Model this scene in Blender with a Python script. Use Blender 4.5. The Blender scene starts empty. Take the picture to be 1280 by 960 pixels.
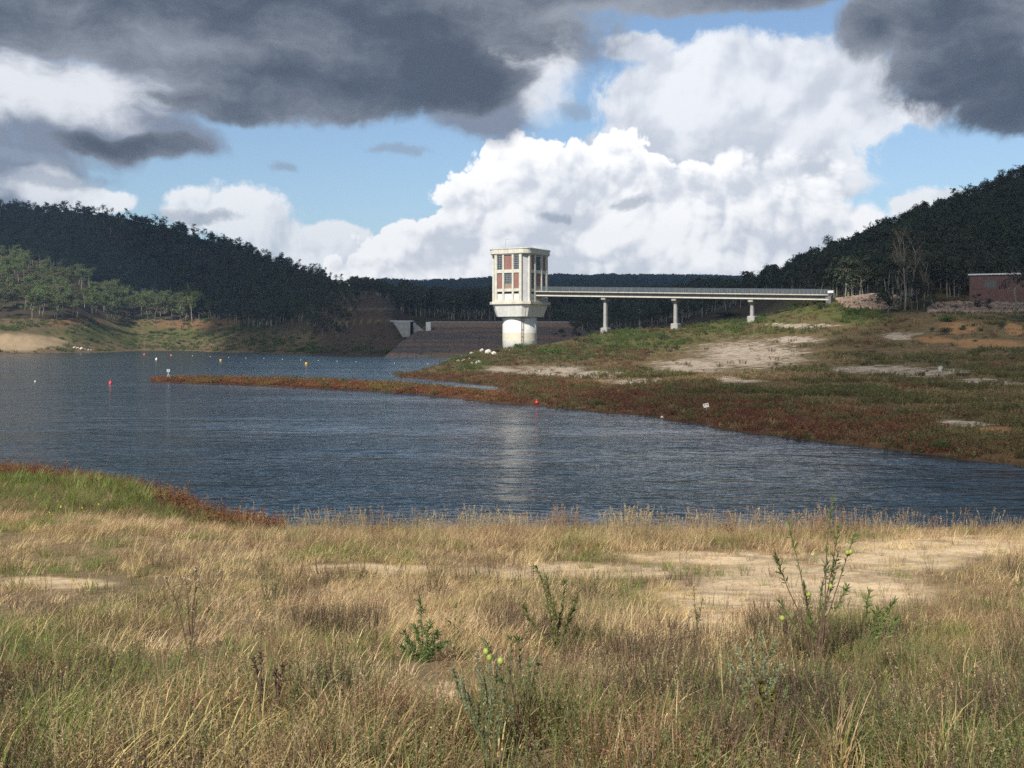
import bpy, math, random
import numpy as np
from math import radians as R, sin, cos, pi
rng = np.random.default_rng(7)
random.seed(7)
scene = bpy.context.scene
col = scene.collection
F, U0, VH, EYE = 1372.0, 640.0, 427.0, 5.0      # focal length (px of the 1280 px photo), axis, horizon row, eye height over the lake

# ------------------------------------------------------------------ helpers
def tag(o, label=None, cat=None, group=None, kind=None):
    if label: o['label'] = label
    if cat: o['category'] = cat
    if group: o['group'] = group
    if kind: o['kind'] = kind
    return o

def empty(name, loc=(0, 0, 0), rz=0.0):
    o = bpy.data.objects.new(name, None)
    o.empty_display_size = 0.3
    col.objects.link(o)
    o.location = loc
    o.rotation_euler = (0, 0, rz)
    return o

def np_mesh(name, verts, quads=None, tris=None, smooth=False, attrs=None):
    me = bpy.data.meshes.new(name)
    verts = np.asarray(verts, dtype=np.float32).reshape(-1, 3)
    parts, starts, tot = [], [], []
    off = 0
    for arr, k in ((quads, 4), (tris, 3)):
        if arr is not None and len(arr):
            arr = np.asarray(arr, dtype=np.int32).reshape(-1, k)
            parts.append(arr.ravel())
            starts.append(off + np.arange(len(arr), dtype=np.int32) * k)
            tot.append(np.full(len(arr), k, dtype=np.int32))
            off += arr.size
    me.vertices.add(len(verts))
    me.vertices.foreach_set('co', verts.ravel())
    if off:
        me.loops.add(off)
        me.loops.foreach_set('vertex_index', np.concatenate(parts))
        st = np.concatenate(starts)
        me.polygons.add(len(st))
        me.polygons.foreach_set('loop_start', st)
        me.polygons.foreach_set('loop_total', np.concatenate(tot))
        me.polygons.foreach_set('use_smooth', np.full(len(st), bool(smooth)))
    me.update(calc_edges=True)
    me.validate()
    for an, (typ, data) in (attrs or {}).items():
        a = me.attributes.new(an, typ, 'POINT')
        a.data.foreach_set('color' if typ == 'FLOAT_COLOR' else ('vector' if typ == 'FLOAT_VECTOR' else 'value'),
                           np.ascontiguousarray(data).ravel())
    return me

def link(name, me, mat, parent=None):
    o = bpy.data.objects.new(name, me)
    col.objects.link(o)
    if mat and not me.materials: me.materials.append(mat)
    if parent: o.parent = parent
    return o

class MB:
    """collects boxes, prisms, tubes and leaf quads into ONE mesh"""
    def __init__(s):
        s.v, s.q, s.t, s.n, s.tone = [], [], [], 0, []
    def add(s, v, q=None, t=None, tone=0.5):
        v = np.asarray(v, dtype=np.float64).reshape(-1, 3)
        s.v.append(v)
        s.tone.append(np.broadcast_to(np.asarray(tone, dtype=np.float64), (len(v),)))
        if q is not None and len(q): s.q.append(np.asarray(q).reshape(-1, 4) + s.n)
        if t is not None and len(t): s.t.append(np.asarray(t).reshape(-1, 3) + s.n)
        s.n += len(v)
        return s
    def box(s, a, b):
        (x0, y0, z0), (x1, y1, z1) = a, b
        v = [(x0,y0,z0),(x1,y0,z0),(x1,y1,z0),(x0,y1,z0),(x0,y0,z1),(x1,y0,z1),(x1,y1,z1),(x0,y1,z1)]
        return s.add(v, [(0,3,2,1),(4,5,6,7),(0,1,5,4),(1,2,6,5),(2,3,7,6),(3,0,4,7)])
    def loft(s, rings, cap=True):
        """rings: list of equal-length closed loops of points"""
        k = len(rings[0]); v = [p for r in rings for p in r]
        q = []
        for i in range(len(rings) - 1):
            for j in range(k):
                a, b = i*k + j, i*k + (j+1) % k
                q.append((a, b, b + k, a + k))
        t = []
        if cap:
            v.append(tuple(np.mean(np.array(rings[0]), axis=0))); v.append(tuple(np.mean(np.array(rings[-1]), axis=0)))
            c0, c1 = len(v) - 2, len(v) - 1; m = (len(rings) - 1) * k
            for j in range(k):
                t.append((c0, (j+1) % k, j)); t.append((c1, m + j, m + (j+1) % k))
        return s.add(v, q, t)
    def tube(s, pts, radii, n=6, tone=0.5):
        pts = np.asarray(pts, dtype=float); k = len(pts)
        radii = np.broadcast_to(np.asarray(radii, dtype=float), (k,))
        tan = np.gradient(pts, axis=0); tan /= np.linalg.norm(tan, axis=1)[:, None] + 1e-9
        ref = np.where(np.abs(tan[:, 2:3]) > 0.9, np.array([[1., 0, 0]]), np.array([[0, 0, 1.]]))
        if np.abs(tan[:, 2]).max() > 0.9: ref = np.repeat(np.array([[1., 0.13, 0]]), k, 0)
        a = np.cross(tan, ref); a /= np.linalg.norm(a, axis=1)[:, None] + 1e-9
        b = np.cross(tan, a)
        th = np.arange(n) / n * 2 * pi
        ring = pts[:, None, :] + radii[:, None, None] * (np.cos(th)[None, :, None] * a[:, None, :] + np.sin(th)[None, :, None] * b[:, None, :])
        v = ring.reshape(-1, 3)
        q = []
        for i in range(k - 1):
            for j in range(n):
                q.append((i*n + j, i*n + (j+1) % n, (i+1)*n + (j+1) % n, (i+1)*n + j))
        v = np.vstack([v, pts[0], pts[-1]])
        t = [(k*n, (j+1) % n, j) for j in range(n)] + [(k*n + 1, (k-1)*n + j, (k-1)*n + (j+1) % n) for j in range(n)]
        return s.add(v, q, t, tone)
    def leaves(s, c, d, length, width, tone=0.5, up=None):
        """diamond/lens leaves: c base points, d directions (n,3)"""
        c = np.asarray(c, float); n = len(c)
        d = d / (np.linalg.norm(d, axis=1)[:, None] + 1e-9)
        r = rng.normal(size=(n, 3)) if up is None else np.broadcast_to(up, (n, 3))
        w = np.cross(d, r); w /= np.linalg.norm(w, axis=1)[:, None] + 1e-9
        length = np.broadcast_to(length, (n,))[:, None]; width = np.broadcast_to(width, (n,))[:, None]
        v = np.stack([c, c + d*length*.45 + w*width*.5, c + d*length, c + d*length*.45 - w*width*.5], 1).reshape(-1, 3)
        q = np.arange(n*4).reshape(n, 4)
        return s.add(v, q, None, np.repeat(np.broadcast_to(tone, (n,)), 4))
    def blades(s, base, yaw, h, w, lean, droop, tone=0.5, seg=3):
        """grass blades bending over: all arrays of length n"""
        n = len(base)
        dx = np.stack([np.cos(yaw), np.sin(yaw), np.zeros(n)], 1)
        sd = np.stack([-np.sin(yaw + .6), np.cos(yaw + .6), np.zeros(n)], 1)
        vs = []
        for i in range(seg + 1):
            f = i / seg
            ang = lean + droop * f
            hor = h * f * np.sin(np.clip(lean + droop * f * .6, 0, 2.2)); ver = h * f * np.cos(np.clip(lean + droop * f * .6, 0, 2.2))
            p = base + dx * hor[:, None] + np.array([0, 0, 1.]) * ver[:, None]
            ww = (w * (1 - f) ** .7 * .5)[:, None] if i < seg else None
            if i < seg: vs += [p - sd * ww, p + sd * ww]
            else: vs += [p]
        m = len(vs)
        v = np.stack(vs, 1).reshape(-1, 3)
        o = np.arange(n)[:, None] * m
        q = np.concatenate([o + np.array([[2*i, 2*i+1, 2*i+3, 2*i+2]]) for i in range(seg - 1)])
        t = o + np.array([[2*seg-2, 2*seg-1, 2*seg]])
        return s.add(v, q, t, np.repeat(np.broadcast_to(tone, (n,)), m))
    def mesh(s, name, smooth=False):
        v = np.concatenate(s.v)
        return np_mesh(name, v, np.concatenate(s.q) if s.q else None, np.concatenate(s.t) if s.t else None, smooth,
                       {'tone': ('FLOAT', np.concatenate(s.tone).astype(np.float32))})
    def build(s, name, mat, parent=None, smooth=False):
        return link(name, s.mesh(name, smooth), mat, parent)

def bevel(o, w, seg=2):
    m = o.modifiers.new('bevel', 'BEVEL'); m.width = w; m.segments = seg; m.limit_method = 'ANGLE'; m.angle_limit = R(35)
    return o

# ------------------------------------------------------------------ numpy noise
def _hash(ix, iy, seed):
    h = (ix.astype(np.int64) * 374761393 + iy.astype(np.int64) * 668265263 + seed * 144665) & 0xffffffff
    h = ((h ^ (h >> 13)) * 1274126177) & 0xffffffff
    return ((h ^ (h >> 16)) & 0xffff) / 65535.0
def vnoise(x, y, seed=0):
    x = np.asarray(x, float); y = np.asarray(y, float)
    ix, iy = np.floor(x), np.floor(y); fx, fy = x - ix, y - iy
    fx = fx*fx*(3 - 2*fx); fy = fy*fy*(3 - 2*fy)
    a, b = _hash(ix, iy, seed), _hash(ix+1, iy, seed); c, d = _hash(ix, iy+1, seed), _hash(ix+1, iy+1, seed)
    return (a*(1-fx) + b*fx)*(1-fy) + (c*(1-fx) + d*fx)*fy
def fbm(x, y, octv=4, seed=0):
    s, a, t = 0.0, 0.5, 0.0
    for i in range(octv):
        s = s + a * vnoise(x * 2**i + 17.3*i, y * 2**i - 9.1*i, seed + i); t += a; a *= .5
    return s / t
def sstep(a, b, x):
    t = np.clip((x - a) / (b - a), 0, 1); return t*t*(3 - 2*t)

# ------------------------------------------------------------------ node helper
class S:
    """socket with arithmetic"""
    def __init__(s, nt, sock): s.nt, s.k = nt, sock
    def _m(s, op, *o):
        n = s.nt.nodes.new('ShaderNodeMath'); n.operation = op
        for i, q in enumerate((s,) + o):
            if isinstance(q, S): s.nt.links.new(q.k, n.inputs[i])
            else: n.inputs[i].default_value = q
        return S(s.nt, n.outputs[0])
    def __add__(s, o): return s._m('ADD', o)
    __radd__ = __add__
    def __sub__(s, o): return s._m('SUBTRACT', o)
    def __rsub__(s, o): return (s * -1.0) + o
    def __mul__(s, o): return s._m('MULTIPLY', o)
    __rmul__ = __mul__
    def __truediv__(s, o): return s._m('DIVIDE', o)
    def max(s, o): return s._m('MAXIMUM', o)
    def min(s, o): return s._m('MINIMUM', o)
    def smax(s, o, k=.2): return s._m('SMOOTH_MAX', o, k)
    def pow(s, o): return s._m('POWER', o)
    def abs(s): return s._m('ABSOLUTE')
    def clamp(s): return s.max(0.0).min(1.0)
    def step(s, a, b, lo=0.0, hi=1.0):
        n = s.nt.nodes.new('ShaderNodeMapRange'); n.interpolation_type = 'SMOOTHSTEP'
        s.nt.links.new(s.k, n.inputs['Value'])
        for nm, q in (('From Min', a), ('From Max', b), ('To Min', lo), ('To Max', hi)):
            if isinstance(q, S): s.nt.links.new(q.k, n.inputs[nm])
            else: n.inputs[nm].default_value = q
        return S(s.nt, n.outputs[0])
class NT:
    def __init__(s, nt, dim='3D'): s.nt, s.dim = nt, dim
    def new(s, typ, **kw):
        n = s.nt.nodes.new(typ)
        for k, v in kw.items():
            if k in n.inputs: s.set(n, k, v)
            else: setattr(n, k, v)
        return n
    def set(s, n, k, v):
        i = n.inputs[k]
        if isinstance(v, S): s.nt.links.new(v.k, i)
        elif isinstance(v, bpy.types.NodeSocket): s.nt.links.new(v, i)
        else: i.default_value = v
    def out(s, n, k=0): return S(s.nt, n.outputs[k])
    def val(s, v):
        n = s.new('ShaderNodeValue'); n.outputs[0].default_value = v; return s.out(n)
    def noise(s, vec, scale, detail=3, rough=.5, out='Fac', dist=0.0, lac=2.0, dim=None):
        n = s.new('ShaderNodeTexNoise', noise_dimensions=dim or s.dim); s.set(n, 'Vector', vec)
        n.inputs['Scale'].default_value = scale; n.inputs['Detail'].default_value = detail
        n.inputs['Roughness'].default_value = rough; n.inputs['Distortion'].default_value = dist; n.inputs['Lacunarity'].default_value = lac
        return s.out(n, out)
    def voro(s, vec, scale, feature='SMOOTH_F1', detail=0, rough=.5, smooth=.6):
        n = s.new('ShaderNodeTexVoronoi', feature=feature, voronoi_dimensions=s.dim); s.set(n, 'Vector', vec)
        n.inputs['Scale'].default_value = scale; n.inputs['Detail'].default_value = detail; n.inputs['Roughness'].default_value = rough
        if feature == 'SMOOTH_F1': n.inputs['Smoothness'].default_value = smooth
        return s.out(n, 'Distance')
    def mix(s, f, a, b, mode='MIX'):
        n = s.nt.nodes.new('ShaderNodeMix'); n.data_type = 'RGBA'; n.blend_type = mode; n.clamp_factor = True
        for i, v in ((0, f), (6, a), (7, b)):
            if isinstance(v, S): s.nt.links.new(v.k, n.inputs[i])
            else: n.inputs[i].default_value = v if i == 0 else tuple(v) + ((1.0,) if len(v) == 3 else ())
        return S(s.nt, n.outputs[2])
    def vec(s, op, a, b=None):
        n = s.nt.nodes.new('ShaderNodeVectorMath'); n.operation = op
        for i, v in enumerate((a, b)):
            if v is None: continue
            if isinstance(v, S): s.nt.links.new(v.k, n.inputs[i])
            elif op == 'SCALE' and i == 1: n.inputs['Scale'].default_value = v
            else: n.inputs[i].default_value = v
        return S(s.nt, n.outputs['Value' if op in ('LENGTH', 'DOT_PRODUCT', 'DISTANCE') else 'Vector'])
    def comb(s, x, y, z=0.0):
        n = s.new('ShaderNodeCombineXYZ'); s.set(n, 'X', x); s.set(n, 'Y', y); s.set(n, 'Z', z); return s.out(n)
    def sep(s, v):
        n = s.new('ShaderNodeSeparateXYZ'); s.set(n, 0, v); return s.out(n, 0), s.out(n, 1), s.out(n, 2)

def new_mat(name):
    m = bpy.data.materials.new(name); m.use_nodes = True
    nt = m.node_tree; nt.nodes.clear()
    t = NT(nt)
    o = t.new('ShaderNodeOutputMaterial')
    return m, t, o
def pos(t): return t.out(t.new('ShaderNodeNewGeometry'), 'Position')
def obj_co(t): return t.out(t.new('ShaderNodeTexCoord'), 'Object')

def mat_surface(name, c1, c2, scale=1.0, rough=.85, bump=.3, bscale=None, c3=None, s3=.15, stretch=(1, 1, 1), spec=.3, world=True):
    """two- or three-colour noisy surface with bump"""
    m, t, o = new_mat(name)
    p = pos(t) if world else obj_co(t)
    if stretch != (1, 1, 1): p = t.vec('MULTIPLY', p, stretch)
    c = t.mix(t.noise(p, scale, 6, .6).step(.3, .7), c1, c2)
    if c3: c = t.mix(t.noise(p, s3, 5, .6).step(.5, .72), c, c3)
    b = t.new('ShaderNodeBsdfPrincipled', Roughness=rough)
    t.set(b, 'Base Color', c); b.inputs['Specular IOR Level'].default_value = spec
    if bump:
        bn = t.new('ShaderNodeBump', Strength=bump, Distance=.1)
        t.set(bn, 'Height', t.noise(p, bscale or scale*3, 5, .6)); t.set(b, 'Normal', t.out(bn))
    t.nt.links.new(b.outputs[0], o.inputs[0])
    return m

def mat_plant(name, c1, c2, c3=None, patch=.25, trans=.35, rough=.6, var=.35):
    """leaf or blade: tone per blade, tint per plant, patches over the ground; light passes through"""
    m, t, o = new_mat(name)
    tone = t.out(t.new('ShaderNodeAttribute', attribute_name='tone'), 'Fac')
    c = t.mix(tone, c1, c2)
    if c3: c = t.mix(t.noise(pos(t), patch, 3, .6).step(.46, .66), c, c3)
    rnd = t.out(t.new('ShaderNodeObjectInfo'), 'Random')
    hsv = t.new('ShaderNodeHueSaturation'); t.set(hsv, 'Color', c)
    t.set(hsv, 'Value', rnd * (2*var) + (1 - var)); t.set(hsv, 'Hue', rnd * .03 + .485)
    cc = t.out(hsv)
    b = t.new('ShaderNodeBsdfPrincipled', Roughness=rough); t.set(b, 'Base Color', cc)
    b.inputs['Specular IOR Level'].default_value = .25
    tr = t.new('ShaderNodeBsdfTranslucent'); t.set(tr, 'Color', cc)
    mx = t.new('ShaderNodeMixShader'); mx.inputs[0].default_value = trans
    t.nt.links.new(b.outputs[0], mx.inputs[1]); t.nt.links.new(tr.outputs[0], mx.inputs[2])
    t.nt.links.new(mx.outputs[0], o.inputs[0])
    return m

# ------------------------------------------------------------------ scatter: ONE stuff object, instancing a few clump meshes
def scatter(name, pts, rz, scl, idx, meshes, tilt=None):
    c = bpy.data.collections.new(name + '_kinds')
    for i, me in enumerate(meshes):
        o = bpy.data.objects.new('%s_kind_%02d' % (name, i), me); c.objects.link(o)
    n = len(pts)
    rot = np.zeros((n, 3), dtype=np.float32); rot[:, 2] = rz
    if tilt is not None: rot[:, 0] = tilt[:, 0]; rot[:, 1] = tilt[:, 1]
    sc = np.asarray(scl, dtype=np.float32)
    if sc.ndim == 1: sc = np.repeat(sc[:, None], 3, 1)
    me = np_mesh(name, pts, attrs={'rot': ('FLOAT_VECTOR', rot), 'scl': ('FLOAT_VECTOR', sc), 'pick': ('INT', np.asarray(idx, dtype=np.int32))})
    ob = link(name, me, None)
    g = bpy.data.node_groups.new(name, 'GeometryNodeTree')
    g.interface.new_socket('Geometry', in_out='INPUT', socket_type='NodeSocketGeometry')
    g.interface.new_socket('Geometry', in_out='OUTPUT', socket_type='NodeSocketGeometry')
    N, L = g.nodes, g.links
    gi, go = N.new('NodeGroupInput'), N.new('NodeGroupOutput')
    ci = N.new('GeometryNodeCollectionInfo'); ci.inputs['Collection'].default_value = c
    ci.inputs['Separate Children'].default_value = True; ci.inputs['Reset Children'].default_value = True
    ip = N.new('GeometryNodeInstanceOnPoints'); ip.inputs['Pick Instance'].default_value = True
    def at(nm, ty):
        a = N.new('GeometryNodeInputNamedAttribute'); a.data_type = ty; a.inputs['Name'].default_value = nm; return a.outputs['Attribute']
    mp = N.new('GeometryNodeMeshToPoints')
    L.new(gi.outputs[0], mp.inputs[0]); L.new(mp.outputs[0], ip.inputs['Points'])
    L.new(ci.outputs[0], ip.inputs['Instance']); L.new(at('pick', 'INT'), ip.inputs['Instance Index'])
    L.new(at('rot', 'FLOAT_VECTOR'), ip.inputs['Rotation']); L.new(at('scl', 'FLOAT_VECTOR'), ip.inputs['Scale'])
    L.new(ip.outputs[0], go.inputs[0])
    md = ob.modifiers.new('scatter', 'NODES'); md.node_group = g
    return tag(ob, kind='stuff')
# ------------------------------------------------------------------ the land: depth profiles along 30-odd bearings (D metres ahead; v = photo row, z = height over the lake)
def zv(D, v): return EYE - (v - VH) / F * D
def at(u, v, D): return np.array([(u - U0) / F * D, D, zv(D, v)])
def fg(sh):
    return [(.3, 'z', 3.45), (2.5, 'z', 3.38), (4.5, 'z', 3.2), (8.5, 'z', 2.4), (13.7, 'z', 1.6), (19.9, 'z', .88), (max(24.5, sh*.84), 'z', .5),
            (sh, 'z', 0), (sh + 2.5, 'z', -.4), (sh + 7, 'z', -1.2)]
def wet(a, b): return [(a, 'z', -1.4), (b, 'z', -1.4)]
def tongue(a, b): m = (a + b) / 2; return [(a - 3, 'z', -.5), (a, 'z', 0), (a*.7 + b*.3, 'z', .22), (m, 'z', .3), (b*.8 + a*.2, 'z', .2), (b, 'z', 0), (b + 3, 'z', -.4)]
far = lambda vr: [(1000, 'v', vr + 28), (1500, 'v', vr + 24), (2000, 'v', vr + 10), (2500, 'v', vr), (3200, 'z', 70), (6000, 'z', 40)]
vals = lambda s: [(float(a), 'v', float(b)) for a, b in (x.split(':') for x in s.split())]
zals = lambda s: [(float(a), 'z', float(b)) for a, b in (x.split(':') for x in s.split())]
C = {
 -900: fg(48) + wet(60, 380) + zals('400:0 470:9 560:26 760:85 930:145 1300:80 6000:60'),
 -200: fg(46) + wet(60, 410) + zals('430:0 445:1') + vals('500:412 545:402 580:394 760:318 900:248') + zals('1250:80 6000:60'),
 0: fg(42.5) + wet(55, 430) + zals('450:0 462:1.2') + vals('485:429 500:416 520:412 545:405 580:396 760:325 900:257') + zals('1250:80 6000:60'),
 45: fg(42) + wet(55, 440) + zals('458:0 465:.8') + vals('500:424 530:414 580:398 750:338 900:261') + zals('1250:80 6000:60'),
 90: fg(40.5) + wet(54, 460) + zals('478:0 486:.6') + vals('520:432 560:414 600:399 740:352 900:265') + zals('1250:80 6000:60'),
 130: fg(39.5) + wet(53, 485) + zals('505:0 525:.6') + vals('580:429 640:410 670:401 760:366 900:270') + zals('1250:80 6000:60'),
 165: fg(38) + tongue(134, 135)[:1] + wet(54, 560) + zals('590:0 600:.5') + vals('640:430 700:404 760:380 900:277') + zals('1250:80 6000:60'),
 200: fg(36) + wet(50, 125) + tongue(133, 142) + wet(155, 560) + zals('590:0 600:.5') + vals('640:431 700:404 760:380 900:283') + zals('1250:80 6000:60'),
 240: fg(33.5) + wet(46, 120) + tongue(130, 146) + wet(158, 560) + zals('585:0 595:.5') + vals('630:431 700:405 760:377 900:293') + zals('1250:70 6000:60'),
 300: fg(30.5) + wet(44, 115) + tongue(125, 144) + wet(156, 470) + zals('490:0 500:.6') + vals('540:430 600:420 650:410 760:372 900:309') + zals('1250:60 6000:60'),
 360: fg(29) + wet(42, 110) + tongue(119, 139) + wet(150, 425) + zals('443:0 452:.8') + vals('480:433 520:424 565:412 700:372 850:326') + zals('1150:50 6000:50'),
 410: fg(29) + wet(42, 106) + tongue(115, 134) + wet(146, 395) + zals('410:0 418:.8') + vals('445:432 470:422.5 480:421.5 492:403 502:401.5 516:387 526:386 620:373 800:345') + zals('900:40') + far(360),
 430: fg(29) + wet(42, 105) + tongue(113, 132) + wet(144, 383) + zals('398:0 406:.8') + vals('430:430 450:420.5 456:419.5 466:402 474:401 488:386.5 496:386 600:366 760:356') + zals('860:35') + far(358),
 470: fg(29) + wet(42, 100) + tongue(109.5, 127) + wet(140, 353) + zals('368:0 376:.8') + vals('398:432 416:421 424:420 440:402 448:401 462:386.5 470:386 560:371 690:363') + zals('850:30') + far(356),
 492: fg(29) + wet(42, 98) + tongue(106.5, 124) + zals('145:-.5 154:0 158:.12 162:.1 166:0 170:-.5') + wet(178, 345) + zals('358:0 365:.7') + vals('386:434 402:421.5 415:420.5 432:402.5 446:401.5 460:387 470:386.2 560:381 620:377 720:369') + zals('850:25') + far(357),
 504: fg(29) + wet(42, 97) + tongue(105, 123) + zals('142:-.5 150:0 156:.15 166:.15 172:0 178:-.5') + wet(186, 342) + zals('354:0 362:.7') + vals('386:434 402:421.5 440:421 446:412') + zals('480:8') + vals('600:387 720:377') + zals('850:22') + far(357),
 540: fg(29) + wet(42, 90) + tongue(99.5, 118) + zals('133:-.4 142:0 150:.22') + vals('168:464.5 186:459') + zals('200:.25 206:0 212:-.6') + wet(220, 335) + zals('344:0 362:2 440:6') + vals('600:394 760:384') + far(358),
 565: fg(29) + wet(42, 86) + tongue(96, 113) + zals('125:-.3 136:0 145:.25') + vals('165:464 190:457 215:450.5') + zals('232:.6 240:0 250:-.8') + wet(258, 335) + zals('344:0 362:2 440:6') + vals('600:395 760:385') + far(357),
 590: fg(29) + wet(42, 84) + tongue(92.5, 108) + zals('118:-.25 130:0 140:.3') + vals('165:464 190:456 225:447 256:440.5') + zals('268:2 282:0 292:-.8') + wet(300, 335) + zals('344:0 362:2 440:6') + vals('600:395 760:385') + far(356),
 620: fg(29) + wet(42, 80) + tongue(88.5, 103) + zals('112:-.12 123:0 133:.3') + vals('165:465 195:455 235:444 272:437') + zals('292:3.2 312:2.9 330:0 338:-.8 344:0 362:2 440:6') + vals('600:395 760:385') + far(355),
 645: fg(29) + wet(42, 78) + zals('84:-.4 86.5:0 91:.22 98:.24 106:.05 114:.08 126:.3') + vals('165:465 200:454 250:441 285:435.5') + zals('300:3.2 318:3.1 340:1 362:2 440:6') + vals('600:395 760:385') + far(354),
 690: fg(29) + wet(42, 74) + zals('79:-.4 81.8:0 86:.22 110:.35') + vals('150:469 220:449 270:436 300:430') + zals('314:4.2 345:2 362:2.5 440:7') + vals('600:394 760:384') + far(352),
 755: fg(29) + wet(42, 68) + zals('73:-.5 76:0 80:.22 105:.4') + vals('135:472 170:459 225:441 265:425 290:414') + zals('300:7.7 330:6.2') + vals('420:413 600:397 760:387') + far(351),
 841: fg(29) + wet(42, 60) + zals('65:-.5 68:0 72:.25 100:.45') + vals('130:473 165:459 210:442 250:423 280:410') + zals('292:8.6') + vals('330:411 400:407 450:399 600:390 760:382') + far(351),
 900: fg(29) + wet(42, 56) + zals('59:-.5 62:0 66:.25 94:.45') + vals('124:475 157:460 198:443 238:424 262:408 272:404') + zals('300:9.3') + vals('340:402 390:398 412:389 460:386 560:377 640:373') + far(352),
 938: fg(29) + wet(42, 54) + zals('56.5:-.5 59.3:0 63:.25 90:.45') + vals('120:476 150:461 190:444 230:425 255:410 270:402') + zals('290:9.8') + vals('330:399 376:396 396:389 430:364') + zals('560:14 800:20') + far(353),
 990: fg(29) + wet(42, 51) + zals('53.5:-.5 56.2:0 60:.28 87:.47') + vals('118:476 148:461 185:444 220:425 245:406 258:391 266:386') + zals('285:12.9 330:15') + vals('440:340') + zals('600:20 800:25 2500:100 6000:60'),
 1043: fg(29) + wet(41, 48) + zals('51:-.5 53.5:0 57:.28 85:.5') + vals('115:476 145:461 180:443 210:425 235:404 250:388 258:376.5') + zals('261:15.1 275:15.3 300:16.5') + vals('450:321') + zals('620:30 6000:60'),
 1090: fg(29) + wet(40, 45.5) + zals('48.5:-.5 51:0 55:.3 82:.52') + vals('112:477 142:462 175:444 203:427 226:408 240:391 247:384 256:366') + zals('262:16.2 280:16.4') + vals('460:300') + zals('640:40 6000:60'),
 1140: fg(29) + wet(40, 44) + zals('46.5:-.5 49:0 53:.3 80:.55') + vals('110:478 140:462 170:446 195:429 215:413 230:395 238:388 244:386.5 250:375') + zals('256:15 280:15.6') + vals('470:275') + zals('660:50 6000:60'),
 1200: fg(29) + wet(39, 42) + zals('44:-.5 46.3:0 50:.3 76:.55') + vals('106:479 136:463 166:446 190:430 210:413 226:397 234:391.5 240:390.5 247:380') + zals('252:13.9 275:14.5') + vals('500:250') + zals('700:60 6000:60'),
 1280: fg(29) + wet(38, 40) + zals('41.2:-.5 43.4:0 47:.35 72:.6') + vals('102:480 132:464 162:447 186:431 206:414 222:400 234:393 240:391.5 246:380') + zals('252:13.9 275:14.5') + vals('520:224') + zals('720:70 6000:60'),
 1500: fg(28) + zals('32:-.5 34:-.5 36:0 40:.35 65:.65 95:1.4 125:2.4 155:4 180:6 205:8.6 225:11 240:13.6 275:14.5 540:118 760:80 6000:60'),
 2200: fg(28) + zals('29.5:-.2 31:0 36:.4 60:.8 90:2 120:3.5 150:5 180:7.5 205:9.6 225:12 240:13.8 275:15 560:130 760:90 6000:60'),
}
CU = np.array(sorted(C), dtype=float)
DG = np.exp(np.linspace(np.log(.3), np.log(6000), 1600))
T = []
for u in CU:
    p = sorted([(D, (zv(D, q) if k == 'v' else q)) for D, k, q in C[int(u)]])
    T.append(np.interp(DG, [a for a, _ in p], [b for _, b in p]))
T = np.array(T)
UG = np.linspace(-900, 2200, 1241)                      # 2.5 px
TT = np.stack([np.interp(UG, CU, T[:, j]) for j in range(len(DG))], 1)
def gsm(a, sig, ax):
    k = np.arange(-int(3*sig), int(3*sig) + 1); w = np.exp(-.5*(k/sig)**2); w /= w.sum()
    pad = [(0, 0), (0, 0)]; pad[ax] = (len(k)//2, len(k)//2)
    return np.apply_along_axis(lambda r: np.convolve(r, w, 'valid'), ax, np.pad(a, pad, 'edge'))
TT = gsm(TT, 3.0, 0); TT = gsm(TT, 1.2, 1)
def base_h(u, D):
    fu = np.clip((u - UG[0]) / (UG[1] - UG[0]), 0, len(UG) - 1.001)
    fd = np.clip((np.log(np.maximum(D, .31)) - np.log(.3)) / (np.log(6000/.3)) * (len(DG) - 1), 0, len(DG) - 1.001)
    i, j = fu.astype(int), fd.astype(int); a, b = fu - i, fd - j
    return (TT[i, j]*(1-a) + TT[i+1, j]*a)*(1-b) + (TT[i, j+1]*(1-a) + TT[i+1, j+1]*a)*b
def H(x, y):
    x = np.asarray(x, float); y = np.maximum(np.asarray(y, float), .3)
    u = U0 + F * x / y
    h = base_h(u, y)
    land = sstep(-.1, .5, h)
    far_ = sstep(60, 200, y)
    n1 = fbm(x/3.1, y/3.1, 3, 3) - .5; n2 = fbm(x/14, y/14, 3, 11) - .5; n3 = fbm(x/55, y/55, 4, 23) - .5; n4 = fbm(x/1.0, y/1.0, 2, 31) - .5
    h = h + (n4*.07*(1 - far_) + n1*(.14 + .35*far_*sstep(2, 8, h)))*(.3 + .7*land) + n2*(.12 + .5*far_)*land*sstep(.3, 3, h)
    h = h + n3 * sstep(330, 600, y) * np.clip(h*.16, 0, 14)
    return h
def ground_v(u, v, d0=2.0):
    """first point where the sight line through photo pixel (u, v) meets the land"""
    D = np.exp(np.linspace(np.log(d0), np.log(5000), 2500)); x = (u - U0)/F*D
    hit = np.nonzero(H(x, D) >= zv(D, v))[0]
    k = hit[0] if len(hit) else len(D) - 1
    return np.array([x[k], D[k], float(H(x[k:k+1], D[k:k+1])[0])])
def on_ground(u, D):
    x = (u - U0)/F*D
    return np.array([x, D, float(H(np.array([x]), np.array([D]))[0])])

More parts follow.
